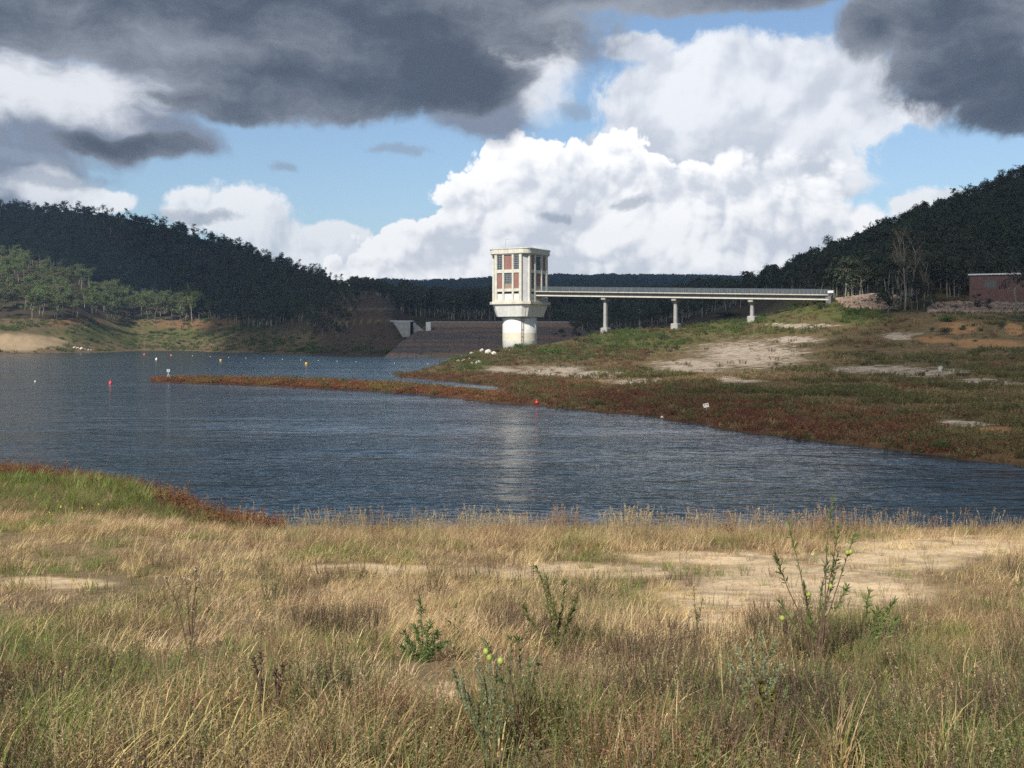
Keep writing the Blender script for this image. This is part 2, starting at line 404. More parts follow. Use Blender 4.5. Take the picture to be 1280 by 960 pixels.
# tint zones: the colour the ground itself has
def ell(u, v, cx, cy, rx, ry): return np.clip(1.3 - np.sqrt(((u - cx)/rx)**2 + ((v - cy)/ry)**2), 0, 1)
SAND = [(1010, 738, 190, 44), (1190, 682, 150, 16), (720, 716, 190, 10), (450, 712, 110, 7), (900, 700, 130, 12), (60, 726, 70, 8), (1120, 705, 130, 18), (880, 770, 60, 26), (560, 880, 60, 30)]
def sand_w(u, v):
    s = 0
    for q in SAND: s = np.maximum(s, ell(u, v, *q))
    return s
ROCK = [(935, 443, 95, 24), (865, 457, 62, 12), (1000, 425, 50, 6), (690, 463, 55, 8), (630, 462, 30, 5), (1128, 421, 24, 6), (1000, 407, 60, 4), (915, 476, 40, 4), (1100, 462, 80, 8), (1165, 466, 60, 7), (790, 478, 50, 5), (1230, 478, 60, 5), (1200, 531, 45, 4), (740, 468, 60, 6)]
OCHRE = [(1195, 410, 36, 9), (1272, 412, 14, 9), (1240, 430, 60, 7), (1170, 425, 30, 5), (905, 392, 40, 4), (1230, 540, 50, 6)]
GREEN = [(1030, 385, 60, 14), (930, 408, 90, 14), (1070, 395, 40, 14), (700, 440, 60, 12), (800, 425, 80, 14), (160, 418, 130, 12), (590, 452, 40, 12)]
rows = 760
dg = np.concatenate([np.linspace(.35, 4, 30, endpoint=False), np.exp(np.linspace(np.log(4), np.log(40), 260, endpoint=False)),
                     np.exp(np.linspace(np.log(40), np.log(320), 260, endpoint=False)), np.exp(np.linspace(np.log(320), np.log(3300), 190))])
ug = np.concatenate([np.linspace(-900, -60, 90, endpoint=False), np.linspace(-60, 1340, 468, endpoint=False), np.linspace(1340, 2200, 90)])
UU, DD = np.meshgrid(ug, dg)
XX = (UU - U0)/F*DD; ZZ = H(XX, DD)
VV = VH + (EYE - ZZ)*F/DD
wu = UU + (fbm(XX/9, DD/9, 3, 41) - .5)*40; wv = VV + (fbm(XX/6, DD/6, 3, 47) - .5)*16*np.clip(60/DD, .3, 1)
n_a = fbm(XX/5, DD/5, 4, 51); n_b = fbm(XX/22, DD/22, 4, 57); n_c = fbm(XX/1.3, DD/1.3, 3, 59)
def lerp(a, b, w): return a*(1 - w[..., None]) + np.array(b)*w[..., None]
tint = np.zeros(UU.shape + (3,)) + np.array([.17, .125, .065])
near = 1 - sstep(38, 48, DD)
tint = lerp(tint, (.24, .175, .10), near)
tint = lerp(tint, (.72, .55, .35), near*sstep(.2, .65, sand_w(wu, wv) + (n_a - .5)*.7))
tint = lerp(tint, (.24, .175, .105), near*sstep(.52, .68, fbm(XX/.7, DD/.45, 4, 61))*.45)
bank = (1 - near)*(1 - sstep(300, 330, DD))
tint = lerp(tint, (.135, .10, .05), bank*sstep(.4, .65, n_a))
tint = lerp(tint, (.105, .095, .042), bank*sstep(.5, .75, n_b)*.8)
red = bank*sstep(.55, .25, ZZ)*(ZZ > 0)
tint = lerp(tint, (.12, .058, .032), np.clip(red*sstep(.25, .6, n_b + .15), 0, 1))
tint = lerp(tint, (.05, .035, .022), np.clip(sstep(.10, -.05, ZZ), 0, 1))          # wet mud at the water line
for q in GREEN: tint = lerp(tint, (.10, .115, .032), (DD > 60)*np.clip(ell(wu, wv, *q)*1.1, 0, .85)*sstep(.3, .55, n_a + .1))
for q in OCHRE: tint = lerp(tint, (.33, .185, .085), (DD > 40)*sstep(.3, .62, ell(wu, wv, *q)*(.35 + 1.25*fbm(XX/1.6, DD/4, 4, 63))))
rock = np.zeros(UU.shape)
for q in ROCK: rock = np.maximum(rock, (DD > 40)*ell(wu, wv, *q))
# left shore
tint = lerp(tint, (.42, .31, .19), (DD > 300)*sstep(.2, .6, ell(wu, wv, 10, 428, 85, 12) + .15*(n_a - .5)))
tint = lerp(tint, (.25, .13, .07), (DD > 300)*np.clip(sstep(.2, .7, ell(wu, wv, 95, 401, 40, 7)) + .8*sstep(.2, .7, ell(wu, wv, 235, 406, 60, 5)), 0, 1))
hill = sstep(330, 380, DD)*sstep(6, 14, ZZ)*(1 - ((UU > -50) & (UU < 300) & (VV > 398)))
tint = lerp(tint, (.055, .042, .028), hill*.9)
cut = sstep(388, 408, wu)*sstep(512, 505, wu)*((DD > 352) & (DD < 640)).astype(float)
tint = lerp(tint, (.085, .055, .040), cut*.92)
tint = lerp(tint, (.20, .19, .085), ((UU > 408) & (UU < 499) & (DD > 400) & (DD < 540)).astype(float)*.8*np.maximum(np.exp(-((VV - 401.6)/1.1)**2), np.exp(-((VV - 386.2)/1.0)**2)))
tint = lerp(tint, (.2, .17, .09), ((UU > 1150) & (DD > 232) & (DD < 243)).astype(float)*.7)     # worn track before the brick building
tint *= (.82 + .36*n_c)[..., None]
nr, nc = UU.shape
idx = np.arange(nr*nc).reshape(nr, nc)
quads = np.stack([idx[:-1, :-1], idx[:-1, 1:], idx[1:, 1:], idx[1:, :-1]], -1).reshape(-1, 4)
rgba = np.concatenate([np.clip(tint, 0, 1), np.ones(tint.shape[:2] + (1,))], -1).astype(np.float32)
me = np_mesh('ground', np.stack([XX, DD, ZZ], -1), quads, smooth=True,
             attrs={'tint': ('FLOAT_COLOR', rgba), 'rock': ('FLOAT', rock.astype(np.float32))})
m, t, o = new_mat('ground_soil')
p = pos(t)
tn = t.out(t.new('ShaderNodeAttribute', attribute_name='tint'), 'Color')
rk = t.out(t.new('ShaderNodeAttribute', attribute_name='rock'), 'Fac')
px_, py_, pz_ = t.sep(p)
ps = t.comb((px_ + py_*.5)*.28, (py_ - px_*.35)*.75, pz_*.5)
streak = t.noise(ps, 1.0, 8, .72, dist=.4)
grit = t.noise(p, 9.0, 6, .7); mid = t.noise(p, 1.3, 5, .6)
c = t.mix(grit.step(.3, .7) * .55, tn, t.mix(1.0, tn, (.5, .47, .45), 'MULTIPLY'))
c = t.mix(mid.step(.5, .75) * .4, c, t.mix(1.0, tn, (1.45, 1.4, 1.3), 'MULTIPLY'))
rc = t.mix(t.noise(ps, 2.6, 6, .7).step(.40, .60), (.50, .42, .34), (.24, .18, .125))
c = t.mix((streak + rk*.36 - .715).step(0.0, .05), c, rc)
# cracks in the dry mud near the lake
cr = t.voro(p, 3.2, 'DISTANCE_TO_EDGE')
b = t.new('ShaderNodeBsdfPrincipled', Roughness=.95); b.inputs['Specular IOR Level'].default_value = .15
c = t.mix(cr.step(.0, .035, .45, 0.0), c, t.mix(1.0, c, (.45, .4, .36), 'MULTIPLY'))
t.set(b, 'Base Color', c)
bn = t.new('ShaderNodeBump', Strength=.55, Distance=.08)
t.set(bn, 'Height', grit*.4 + mid + streak*rk)
t.set(b, 'Normal', t.out(bn)); t.nt.links.new(b.outputs[0], o.inputs[0])
ground = tag(link('ground', me, m), kind='structure')

# ------------------------------------------------------------------ the lake
mb = MB()
xs = np.linspace(-900, 900, 19); ys = np.linspace(20, 760, 16)
gx, gy = np.meshgrid(xs, ys); ii = np.arange(gx.size).reshape(gx.shape)
mb.add(np.stack([gx, gy, gx*0], -1), np.stack([ii[:-1, :-1], ii[:-1, 1:], ii[1:, 1:], ii[1:, :-1]], -1).reshape(-1, 4))
m, t, o = new_mat('lake_water')
p = pos(t)
warp = t.vec('ADD', p, t.vec('SCALE', t.noise(p, .12, 2, .5, 'Color'), 4.0))
gust = t.noise(t.vec('MULTIPLY', p, (.014, .045, 1)), 1.0, 5, .6).step(.34, .66)
def chop(fx, fy, det, src):
    n_ = t.noise(t.vec('MULTIPLY', src, (fx, fy, 1)), 1.0, det, .55); return 1.0 - (n_*2.0 - 1.0).abs()
w1 = t.noise(t.vec('MULTIPLY', warp, (.16, .42, 1)), 1.0, 2, .5)
w2 = chop(.27, .85, 3, warp); w3 = chop(1.1, 2.7, 3, p)
lane = t.noise(t.vec('MULTIPLY', p, (.005, .035, 1)), 1.0, 3, .6).step(.35, .65, .55, 1.25)
hgt = (w1*.34 + w2*(gust*.20 + .07) + w3*(gust*.036 + .014))*lane
bn = t.new('ShaderNodeBump', Strength=1.0, Distance=1.0); t.set(bn, 'Height', hgt)
b = t.new('ShaderNodeBsdfPrincipled', Roughness=.13, IOR=1.33); b.inputs['Base Color'].default_value = (.008, .026, .044, 1)
t.set(b, 'Normal', t.out(bn)); t.nt.links.new(b.outputs[0], o.inputs[0])
tag(mb.build('water', m), kind='structure')
# ------------------------------------------------------------------ camera, sun, sky
cam = bpy.data.cameras.new('camera'); cam.sensor_width = 36; cam.lens = 36*F/1280; cam.shift_y = -(480 - VH)/1280
cam.clip_start = .1; cam.clip_end = 20000
co = bpy.data.objects.new('camera', cam); co.location = (0, 0, EYE); co.rotation_euler = (R(90), 0, 0); col.objects.link(co)
scene.camera = co
EL = R(36); SAZ = math.atan2(-.44, -.898)                 # sun behind the camera and to its left
L = np.array([cos(EL)*sin(SAZ), cos(EL)*cos(SAZ), sin(EL)])
from mathutils import Vector
sun = bpy.data.lights.new('sun', 'SUN'); sun.energy = 5.0; sun.angle = R(.5); sun.color = (1.0, .94, .84)
so = bpy.data.objects.new('sun', sun); so.rotation_euler = Vector(L).to_track_quat('Z', 'Y').to_euler(); so.location = (-60, -120, 150); col.objects.link(so)
scene.view_settings.view_transform = 'Standard'; scene.view_settings.look = 'None'
scene.view_settings.gamma = 1; scene.view_settings.exposure = .34; scene.view_settings.use_curve_mapping = False

w = bpy.data.worlds.new('World'); scene.world = w; w.use_nodes = True
nt = w.node_tree; nt.nodes.clear(); t = NT(nt, '2D')
d = t.out(t.new('ShaderNodeTexCoord'), 'Generated')
dx, dy, dz = t.sep(d)
az = dx._m('ARCTAN2', dy) * 10.0
hyp = (dx*dx + dy*dy)._m('SQRT')
ev = dz._m('ARCTAN2', hyp) * 10.0
def sk(u, v):
    x = (u - U0)/F; z = (VH - v)/F
    return math.atan(x)*10, math.atan(z/math.sqrt(1 + x*x))*10
P0 = t.comb(az, ev, 0.0)
def warp(p, sc, amt, det=3):
    n = t.noise(p, sc, det, .55, 'Color'); return t.vec('ADD', p, t.vec('SCALE', t.vec('SUBTRACT', n, (.5, .5, .5)), amt))
Pw = warp(P0, 1.0, .40); Pw2 = warp(warp(P0, .9, .30, 2), 3.5, .07, 3)
def blobs(p, lst, k=.15):
    f = None
    for (u, v, ru, rv) in lst:
        cx, cy = sk(u, v)
        q = t.vec('MULTIPLY', t.vec('SUBTRACT', p, (cx, cy, 0)), (F/ru/10, F/rv/10, 1))
        q = 1.0 - t.vec('LENGTH', q)
        f = q if f is None else f.smax(q, k)
    return f
sky = t.new('ShaderNodeTexSky', sky_type='NISHITA', sun_disc=False)
sky.sun_elevation = EL; sky.sun_rotation = SAZ; sky.altitude = 300; sky.air_density = 1.0; sky.dust_density = .6; sky.ozone_density = 1.5
SKY_K = .106
blue = t.out(sky)
base = t.vec('MULTIPLY', t.vec('SCALE', blue, SKY_K), (.97, 1.0, 1.02))

# bright cumulus tower and its neighbours: overlapping rounded heads, each lit from the upper left
def heads(p, n=4):
    f = None
    for sc_, wt in ((1.5, .50), (3.4, .30), (7.5, .17), (17.0, .09))[:n]:
        d_ = t.voro(p, sc_, 'F1') if n == 4 else t.voro(p, sc_, 'SMOOTH_F1', smooth=.35); q = (1.0 - d_*d_*1.5) * wt
        f = q if f is None else f + q
    return f
cum = blobs(P0, [(655, 225, 62, 55), (700, 270, 150, 80), (765, 232, 85, 62), (612, 268, 66, 58), (560, 312, 100, 44), (850, 275, 150, 80), (965, 265, 120, 66), (1055, 288, 62, 46), (1085, 300, 40, 34),
                  (900, 320, 240, 50), (480, 338, 70, 22), (700, 330, 200, 45), (1000, 315, 120, 45)], .12)
sml = blobs(P0, [(290, 268, 80, 42), (335, 290, 44, 36), (240, 258, 44, 28), (420, 300, 56, 24), (390, 330, 90, 28), (1160, 255, 56, 20), (110, 250, 60, 16), (450, 350, 200, 26), (1120, 325, 200, 36)], .15)
hd = heads(Pw2); fine = t.noise(Pw2, 9.0, 5, .6)
dcum = cum*1.15 + (hd - .62)*1.0 + (fine - .5)*.26
soft_r = az.step(1.35, 2.6)
a_cum = dcum.step(.02, soft_r*.34 + .14)
dsml = sml*1.1 + (hd - .62)*.7 + (fine - .5)*.5
a_sml = dsml.step(.0, .36)
Ps = warp(P0, .9, .25, 2)
lit = (heads(Ps, 3) - heads(t.vec('ADD', Ps, (-.07, .10, 0)), 3))*1.0 + (hd - heads(t.vec('ADD', Pw2, (-.03, .045, 0))))*.75
low = t.noise(t.vec('MULTIPLY', Pw, (1, 1.3, 1)), 1.35, 5, .6)
edge_ = dcum.step(.0, .7, 1.0, 0.0)
gry = blobs(Pw, [(870, 225, 60, 40), (930, 300, 90, 26), (790, 318, 60, 16), (560, 300, 60, 24), (700, 330, 120, 18), (1010, 300, 60, 26), (680, 285, 26, 22)], .2) + (fine - .5)*.6
shade = ((low - .40)*1.7 + lit*1.1 + edge_*.5 + (ev - .9)*.20 + .24 - soft_r*.10 - gry.clamp()*.3).clamp()
c_cum = t.mix(shade.step(-.1, .85), (.62, .66, .73), (1.02, 1.02, 1.02))
# pale flat cloud over and behind it
mid_f = blobs(Pw, [(930, 85, 170, 46), (850, 130, 130, 60), (1000, 150, 140, 66), (900, 190, 190, 60), (1020, 215, 80, 56), (1120, 138, 90, 20), (800, 190, 110, 56), (610, 40, 90, 40), (1060, 95, 70, 34), (790, 60, 60, 24)], .25)
dm = mid_f*1.1 + (t.noise(Pw, 3.2, 7, .68) - .5)*.85
a_mid = dm.step(.0, .36, 0.0, .97)
c_mid = t.mix((t.noise(Pw, 1.5, 4, .5) + lit*.2).step(.30, .66), (.56, .60, .67), (.82, .84, .88))
# bright gaps on the left
gap_f = blobs(Pw, [(60, 115, 220, 62), (10, 215, 110, 52), (-150, 200, 220, 160), (640, 50, 150, 66), (610, 125, 100, 56), (120, 165, 160, 40)], .3)
dgp = gap_f + (t.noise(Pw, 2.4, 6, .6) - .5)*.7
a_gap = dgp.step(-.05, .42, 0.0, .985)
brt = blobs(Pw, [(50, 112, 150, 44), (640, 45, 60, 50), (60, 236, 70, 20), (690, 120, 40, 60)], .3)
c_gap = t.mix((brt*.9 + (t.noise(t.vec('MULTIPLY', Pw, (1, 1.8, 1)), 1.6, 6, .6) - .5)*1.3 + .12).step(-.1, .75), (.21, .245, .32), (.74, .76, .80))
# dark flat-based deck overhead
drk = blobs(Pw, [(300, 20, 520, 80), (330, 95, 300, 56), (120, 30, 300, 56), (430, 100, 160, 50), (540, 95, 140, 50), (610, 104, 70, 36), (230, 125, 150, 30), (110, 176, 150, 22),
                 (1230, 60, 130, 88), (1180, 20, 120, 86), (1290, 115, 100, 52), (1000, -24, 420, 34), (760, -14, 260, 28), (960, -8, 260, 26), (1085, 40, 50, 40), (640, -170, 900, 150), (-250, 60, 240, 90), (1500, 40, 240, 120)], .2)
holes = blobs(Pw, [(55, 120, 170, 44), (20, 140, 120, 40)], .3)
dd = drk*1.1 + (t.noise(Pw, 2.2, 7, .66) - .5)*.72 - (holes + .2).clamp()*1.5
a_drk = dd.step(-.02, .34, 0.0, .985)
wisps = t.noise(t.vec('MULTIPLY', Pw, (.55, 1.5, 1)), 1.1, 7, .66)
soft = t.noise(t.vec('MULTIPLY', P0, (.5, 1.2, 1)), .9, 3, .5)
thick = (dd*.42 + (wisps - .5)*.75 + (soft - .5)*.9 + (2.95 - ev)*.10 + .10).step(-.12, .62)
c_drk = t.mix(thick, (.31, .335, .385), (.074, .092, .126))
# small grey scud
scud = blobs(Pw2, [(497, 188, 45, 10), (360, 213, 28, 8), (245, 270, 60, 12), (785, 255, 30, 10), (690, 270, 30, 8), (712, 135, 30, 18), (60, 222, 80, 14), (30, 195, 110, 10)], .1) + (fine - .5)*1.0
a_scud = scud.step(.0, .7, 0.0, .62)

c = t.mix((ev*-1.0 + .75).clamp()*.55, base, (.72, .80, .86))          # pale air low over the hills
c = t.mix(a_mid, c, c_mid)
c = t.mix(a_sml, c, t.mix((shade*.8 + .1), (.50, .57, .66), (.90, .92, .94)))
c = t.mix(a_cum, c, c_cum)
c = t.mix(a_gap, c, c_gap)
c = t.mix(a_drk, c, c_drk)
c = t.mix(a_scud, c, (.27, .32, .40))
# high and behind: broken grey cloud
hi = t.noise(d, 2.2, 5, .6, dim='3D').step(.45, .62)
hm = ev.step(3.6, 5.2)*hi
back = dy.step(.25, -.1)*hi
c = t.mix(hm.max(back)*.85, c, (.42, .45, .50))
c = t.mix(ev.step(0.02, -.15), c, (.10, .11, .10))
w.cycles.sampling_method = 'NONE'
bg = t.new('ShaderNodeBackground'); t.set(bg, 'Color', c)
bg.inputs['Strength'].default_value = 1.0
wo = t.new('ShaderNodeOutputWorld'); nt.links.new(bg.outputs[0], wo.inputs[0])
scene.cycles.use_denoising = False
try: scene.cycles.denoiser = 'OPENIMAGEDENOISE'
except Exception: pass
scene.cycles.max_bounces = 5; scene.cycles.diffuse_bounces = 2; scene.cycles.glossy_bounces = 3; scene.cycles.transmission_bounces = 3
scene.cycles.transparent_max_bounces = 8; scene.cycles.volume_bounces = 0
scene.cycles.use_adaptive_sampling = True; scene.cycles.adaptive_threshold = .012
# ------------------------------------------------------------------ materials for built things
M = {}
def mat_concrete(name, c1, c2, streak=.35, rust=0.0):
    m, t, o = new_mat(name)
    p = obj_co(t)
    c = t.mix(t.noise(p, .9, 6, .6).step(.3, .7), c1, c2)
    st = t.noise(t.vec('MULTIPLY', p, (1.6, 1.6, .12)), 1.0, 5, .65)
    c = t.mix(st.step(.5, .72) * streak, c, t.mix(1.0, c, (.55, .53, .50), 'MULTIPLY'))
    if rust: c = t.mix(t.noise(t.vec('MULTIPLY', p, (1.1, 1.1, .35)), 1.0, 4, .6).step(.62, .7) * rust, c, (.32, .15, .06))
    b = t.new('ShaderNodeBsdfPrincipled', Roughness=.85); t.set(b, 'Base Color', c); b.inputs['Specular IOR Level'].default_value = .25
    bn = t.new('ShaderNodeBump', Strength=.25, Distance=.05); t.set(bn, 'Height', t.noise(p, 4.0, 5, .6)); t.set(b, 'Normal', t.out(bn))
    t.nt.links.new(b.outputs[0], o.inputs[0]); return m
M['white'] = mat_concrete('painted_concrete', (.66, .65, .62), (.56, .55, .52), .3)
M['cream'] = mat_concrete('cream_concrete', (.56, .54, .47), (.46, .44, .38), .4, .2)
M['ledge'] = mat_concrete('stained_ledge', (.58, .56, .48), (.48, .45, .38), .45, .75)
M['grey'] = mat_concrete('grey_concrete', (.33, .32, .30), (.25, .24, .23), .45)
M['dkconc'] = mat_concrete('shaded_dark_concrete', (.17, .165, .16), (.12, .115, .11), .4)  # dark tone carries the shade under kerb and deck; also the abutment
M['band'] = mat_concrete('stained_column_band', (.62, .58, .46), (.55, .51, .42), .2)
M['panel'] = mat_concrete('pale_panel', (.48, .48, .48), (.40, .40, .41), .25)
M['stain'] = mat_concrete('rusty_panel', (.45, .30, .18), (.55, .45, .35), .3, .6)
def mat_brick(name, c1, c2, s):
    m, t, o = new_mat(name)
    p = obj_co(t); x, y, z = t.sep(p)
    br = t.new('ShaderNodeTexBrick', Scale=s); t.set(br, 'Vector', t.comb(x + y, z, 0.0))
    br.inputs['Color1'].default_value = c1 + (1,); br.inputs['Color2'].default_value = c2 + (1,); br.inputs['Mortar'].default_value = (.30, .24, .21, 1)
    br.inputs['Mortar Size'].default_value = .015
    b = t.new('ShaderNodeBsdfPrincipled', Roughness=.9)
    t.set(b, 'Base Color', t.mix(t.noise(p, .8, 5, .6).step(.4, .75) * .5, t.out(br), tuple(k*.7 for k in c1)))
    t.nt.links.new(b.outputs[0], o.inputs[0]); return m
M['brick'] = mat_brick('red_brick', (.20, .085, .065), (.26, .115, .088), 3.2)
M['brick2'] = mat_brick('dark_brick', (.11, .046, .038), (.14, .058, .047), 3.2)
def mat_plain(name, c, rough=.5, metal=0.0, spec=.5):
    m, t, o = new_mat(name); b = t.new('ShaderNodeBsdfPrincipled', Roughness=rough, Metallic=metal)
    p = obj_co(t)
    t.set(b, 'Base Color', t.mix(t.noise(p, 3.0, 5, .6).step(.35, .75), c, tuple(k*.8 for k in c))); b.inputs['Specular IOR Level'].default_value = spec
    t.nt.links.new(b.outputs[0], o.inputs[0]); return m
M['glass'] = mat_plain('dark_glass', (.012, .016, .022), .12)
M['dark'] = mat_plain('dark_slot_and_shadow', (.012, .012, .014), .9)  # also colours the shadow strips above the tower's lower panels
M['steel'] = mat_plain('galvanised_steel', (.36, .39, .41), .5, .3)
M['rail'] = mat_plain('grey_green_rail', (.13, .155, .175), .5, .2)
M['rust'] = mat_plain('rusty_steel', (.16, .10, .07), .8)
M['brownpanel'] = mat_plain('brown_panel', (.28, .20, .14), .8)
M['roofwhite'] = mat_plain('white_roof_edge', (.72, .73, .72), .6)

# ------------------------------------------------------------------ intake tower
TC = np.array([(649.6 - U0)/F*300, 300.0]); TRZ = R(-30)
tz0 = float(H(TC[0:1], TC[1:2])[0])
tower = tag(empty('intake_tower', (TC[0], TC[1], 0), TRZ), 'tall white concrete tower with red brick panels standing on a round column', 'tower')
def octo(hx, hy, c, z):
    return [(-hx+c,-hy,z),(hx-c,-hy,z),(hx,-hy+c,z),(hx,hy-c,z),(hx-c,hy,z),(-hx+c,hy,z),(-hx,hy-c,z),(-hx,-hy+c,z)]
OX, OY = .25, -.1                                             # the house sits a little off the column's axis
def shift(r): return [(x + OX, y + OY, z) for x, y, z in r]
def ring(r, z, n=48): return [(r*cos(a), r*sin(a), z) for a in np.arange(n)/n*2*pi]
mb = MB(); mb.loft([ring(4.68, tz0 - 2.5), ring(4.68, 11.85)]); colm = mb.build('column', M['white'], tower)
colm.data.polygons.foreach_set('use_smooth', np.array([len(p.vertices) == 4 for p in colm.data.polygons]))
mb = MB(); mb.loft([ring(4.70, 5.2), ring(4.70, 7.4)], cap=False); b_ = mb.build('stain_band', M['band'], colm)
b_.data.polygons.foreach_set('use_smooth', np.ones(len(b_.data.polygons), dtype=bool))
mb = MB(); mb.loft([shift(octo(4.75, 5.7, 1.2, 11.7)), shift(octo(5.75, 6.75, 1.5, 15.0))]); bevel(mb.build('skirt', M['white'], tower), .06)
mb = MB(); mb.loft([shift(octo(6.35, 7.3, 1.7, 15.0)), shift(octo(6.35, 7.3, 1.7, 15.75))]); bevel(mb.build('ledge', M['ledge'], tower), .05)
mb = MB(); mb.loft([shift(octo(5.3, 6.3, 1.45, 15.75)), shift(octo(5.3, 6.3, 1.45, 28.3))]); wall = mb.build('wall', M['panel'], tower)
def round_oct(hx, hy, r, z, n=7):
    pts = []
    for cx, cy, a0 in ((hx-r, -hy+r, -90), (hx-r, hy-r, 0), (-hx+r, hy-r, 90), (-hx+r, -hy+r, 180)):
        for k in range(n): a = R(a0 + 90*k/(n-1)); pts.append((cx + r*cos(a), cy + r*sin(a), z))
    return shift(pts)
mb = MB()
mb.loft([round_oct(5.85, 6.85, 2.0, 28.3), round_oct(5.85, 6.85, 2.0, 28.55)])
mb.loft([round_oct(6.15, 7.15, 2.1, 28.553), round_oct(6.15, 7.15, 2.1, 29.75)])
mb.loft([round_oct(6.3, 7.3, 2.1, 29.753), round_oct(6.3, 7.3, 2.1, 30.05)])
bevel(mb.build('parapet', M['cream'], tower), .04)
# posts and beams of the four faces, then the windows and brick panels between them
def face(axis, sgn, half, depth):
    """maps (along, out, z) of a face to tower coordinates"""
    def f(a, o, z):
        if axis == 'y': return (OX + a*(-sgn), OY + sgn*(depth + o), z)
        return (OX + sgn*(depth + o), OY + a*sgn, z)
    return f
def fbox(mb, f, a0, a1, o0, o1, z0, z1):
    pts = [f(a, o, z) for z in (z0, z1) for o in (o0, o1) for a in (a0, a1)]
    v = np.array([pts[k] for k in (0, 1, 3, 2, 4, 5, 7, 6)])
    mb.add(v, [(0,3,2,1),(4,5,6,7),(0,1,5,4),(1,2,6,5),(2,3,7,6),(3,0,4,7)])
frame = MB()
ROWS = [(24.3, 28.0), (19.2, 23.4), (16.35, 18.4)]
for (axis, sgn, half, depth, kind) in (('y', -1, 4.2, 6.3, 'front'), ('x', 1, 5.2, 5.3, 'side'), ('y', 1, 4.2, 6.3, 'side'), ('x', -1, 5.2, 5.3, 'front')):
    f = face(axis, sgn, half, depth); k = half/4.2
    posts = [(-4.2*k, -3.4*k), (-1.75*k, -1.2*k), (1.2*k, 1.75*k), (3.4*k, 4.2*k)]
    bays = [(-3.4*k, -1.75*k), (-1.2*k, 1.2*k), (1.75*k, 3.4*k)]
    for a0, a1 in posts: fbox(frame, f, a0, a1, -.05, .50, 15.753, 28.297)
    for a0, a1 in bays:
        for z0, z1 in ((23.4, 24.3), (18.4, 19.2), (15.756, 16.35)): fbox(frame, f, a0, a1, -.05, .40, z0, z1)
    for j, (a0, a1) in enumerate(bays):
        for i, (z0, z1) in enumerate(ROWS):
            if i == 2:
                mb = MB(); fbox(mb, f, a0 + .01, a1 - .01, -.04, .16, z0 + .01, z0 + 1.45)
                pn = mb.build('panel', M['white'], tower)
                mb = MB(); fbox(mb, f, a0 + .01, a1 - .01, -.04, .02, z0 + 1.453, z1 - .01); mb.build('panel_shadow', M['dark'], pn)  # dark strip stands in for the shadow at the panel head
            elif (kind == 'front') == ((i + j) % 2 == 1) or (kind == 'side' and i == 0 and j != 1):
                mb = MB(); fbox(mb, f, a0 + .01, a1 - .01, -.04, .12, z0 + .01, z1 - .01)
                mb.build('brick_panel', M['brick'], tower)
            else:
                zb = z0 + (1.25 if (i == 1 and j == 1) else 0)
                mb = MB(); fbox(mb, f, a0 + .01, a1 - .01, -.04, .04, zb + .01, z1 - .01); wn = mb.build('window', M['glass'], tower)
                mb = MB(); nx = 5 if j == 1 else 3; nz = 6
                for q in range(nx + 1):
                    a = a0 + .05 + (a1 - a0 - .1)*q/nx; fbox(mb, f, a - .035, a + .035, .043, .10, zb + .02, z1 - .02)
                for q in range(nz + 1):
                    z = zb + .06 + (z1 - zb - .12)*q/nz; fbox(mb, f, a0 + .015, a1 - .015, .046, .095, z - .035, z + .035)
                mb.build('window_frame', M['steel'], wn)
                if zb > z0:
                    mb = MB(); fbox(mb, f, a0 + .01, a1 - .01, -.04, .14, z0 + .01, zb); mb.build('sill_panel', M['brownpanel'], tower)
bevel(frame.build('frame', M['cream'], tower), .03, 1)
# ladder from the ledge corner down the column
ca, sa = cos(R(-52)), sin(R(-52))
mb = MB()
for s in (-.28, .28): mb.tube([(4.95*ca - sa*s, 4.95*sa + ca*s, tz0 + .2), (4.95*ca - sa*s, 4.95*sa + ca*s, 11.6)], .05, 4)
for z in np.arange(tz0 + .4, 11.6, .38): mb.tube([(4.95*ca - sa*.28, 4.95*sa + ca*.28, z), (4.95*ca + sa*.28, 4.95*sa - ca*.28, z)], .035, 4)
for z in np.arange(tz0 + 1, 11.5, 2.0): mb.tube([(4.6*ca, 4.6*sa, z), (5.0*ca, 5.0*sa, z)], .14, 4)
mb.build('ladder', M['rust'], tower)
mb = MB(); mb.tube([(5.2, -6.1, 11.9), (5.95, -6.95, 14.9)], .07, 4); mb.tube([(5.2, -6.1, 11.9), (4.2, -4.6, 11.55)], .07, 4); mb.build('drain_pipe', M['rust'], tower)
mb = MB(); mb.tube([(-1.2, -5.6, 30), (-1.2, -5.6, 32.6)], .05, 5); mb.tube([(-1.2, -5.6, 32.5), (.3, -5.6, 32.6)], .035, 4); mb.build('antenna', M['steel'], tower)
for x, y in ((-4.6, -6.6), (1.4, -6.7), (5.7, -3.1), (5.7, 2.2)):
    mb = MB(); mb.tube([(x, y, 30.0), (x, y, 30.42)], .10, 6); mb.build('roof_post', M['steel'], tower)
# faint painted water-level marks on the column
for k, (a, z, w_, h_) in enumerate(((-100, 6.55, .5, .12), (-97, 6.3, .12, .5), (-104, 6.2, .12, .6), (-100, 5.9, .45, .1), (-107, 6.2, .1, .45), (-99, 7.9, .9, .05))):
    a = R(a); mb = MB(); mb.leaves(np.array([[4.712*cos(a) - sin(a)*-w_/2, 4.712*sin(a) + cos(a)*-w_/2, z]]), np.array([[-sin(a), cos(a), 0]]), w_, h_, up=np.array([0, 0, 1.]))
    mb.build('painted_mark', M['grey'], colm)

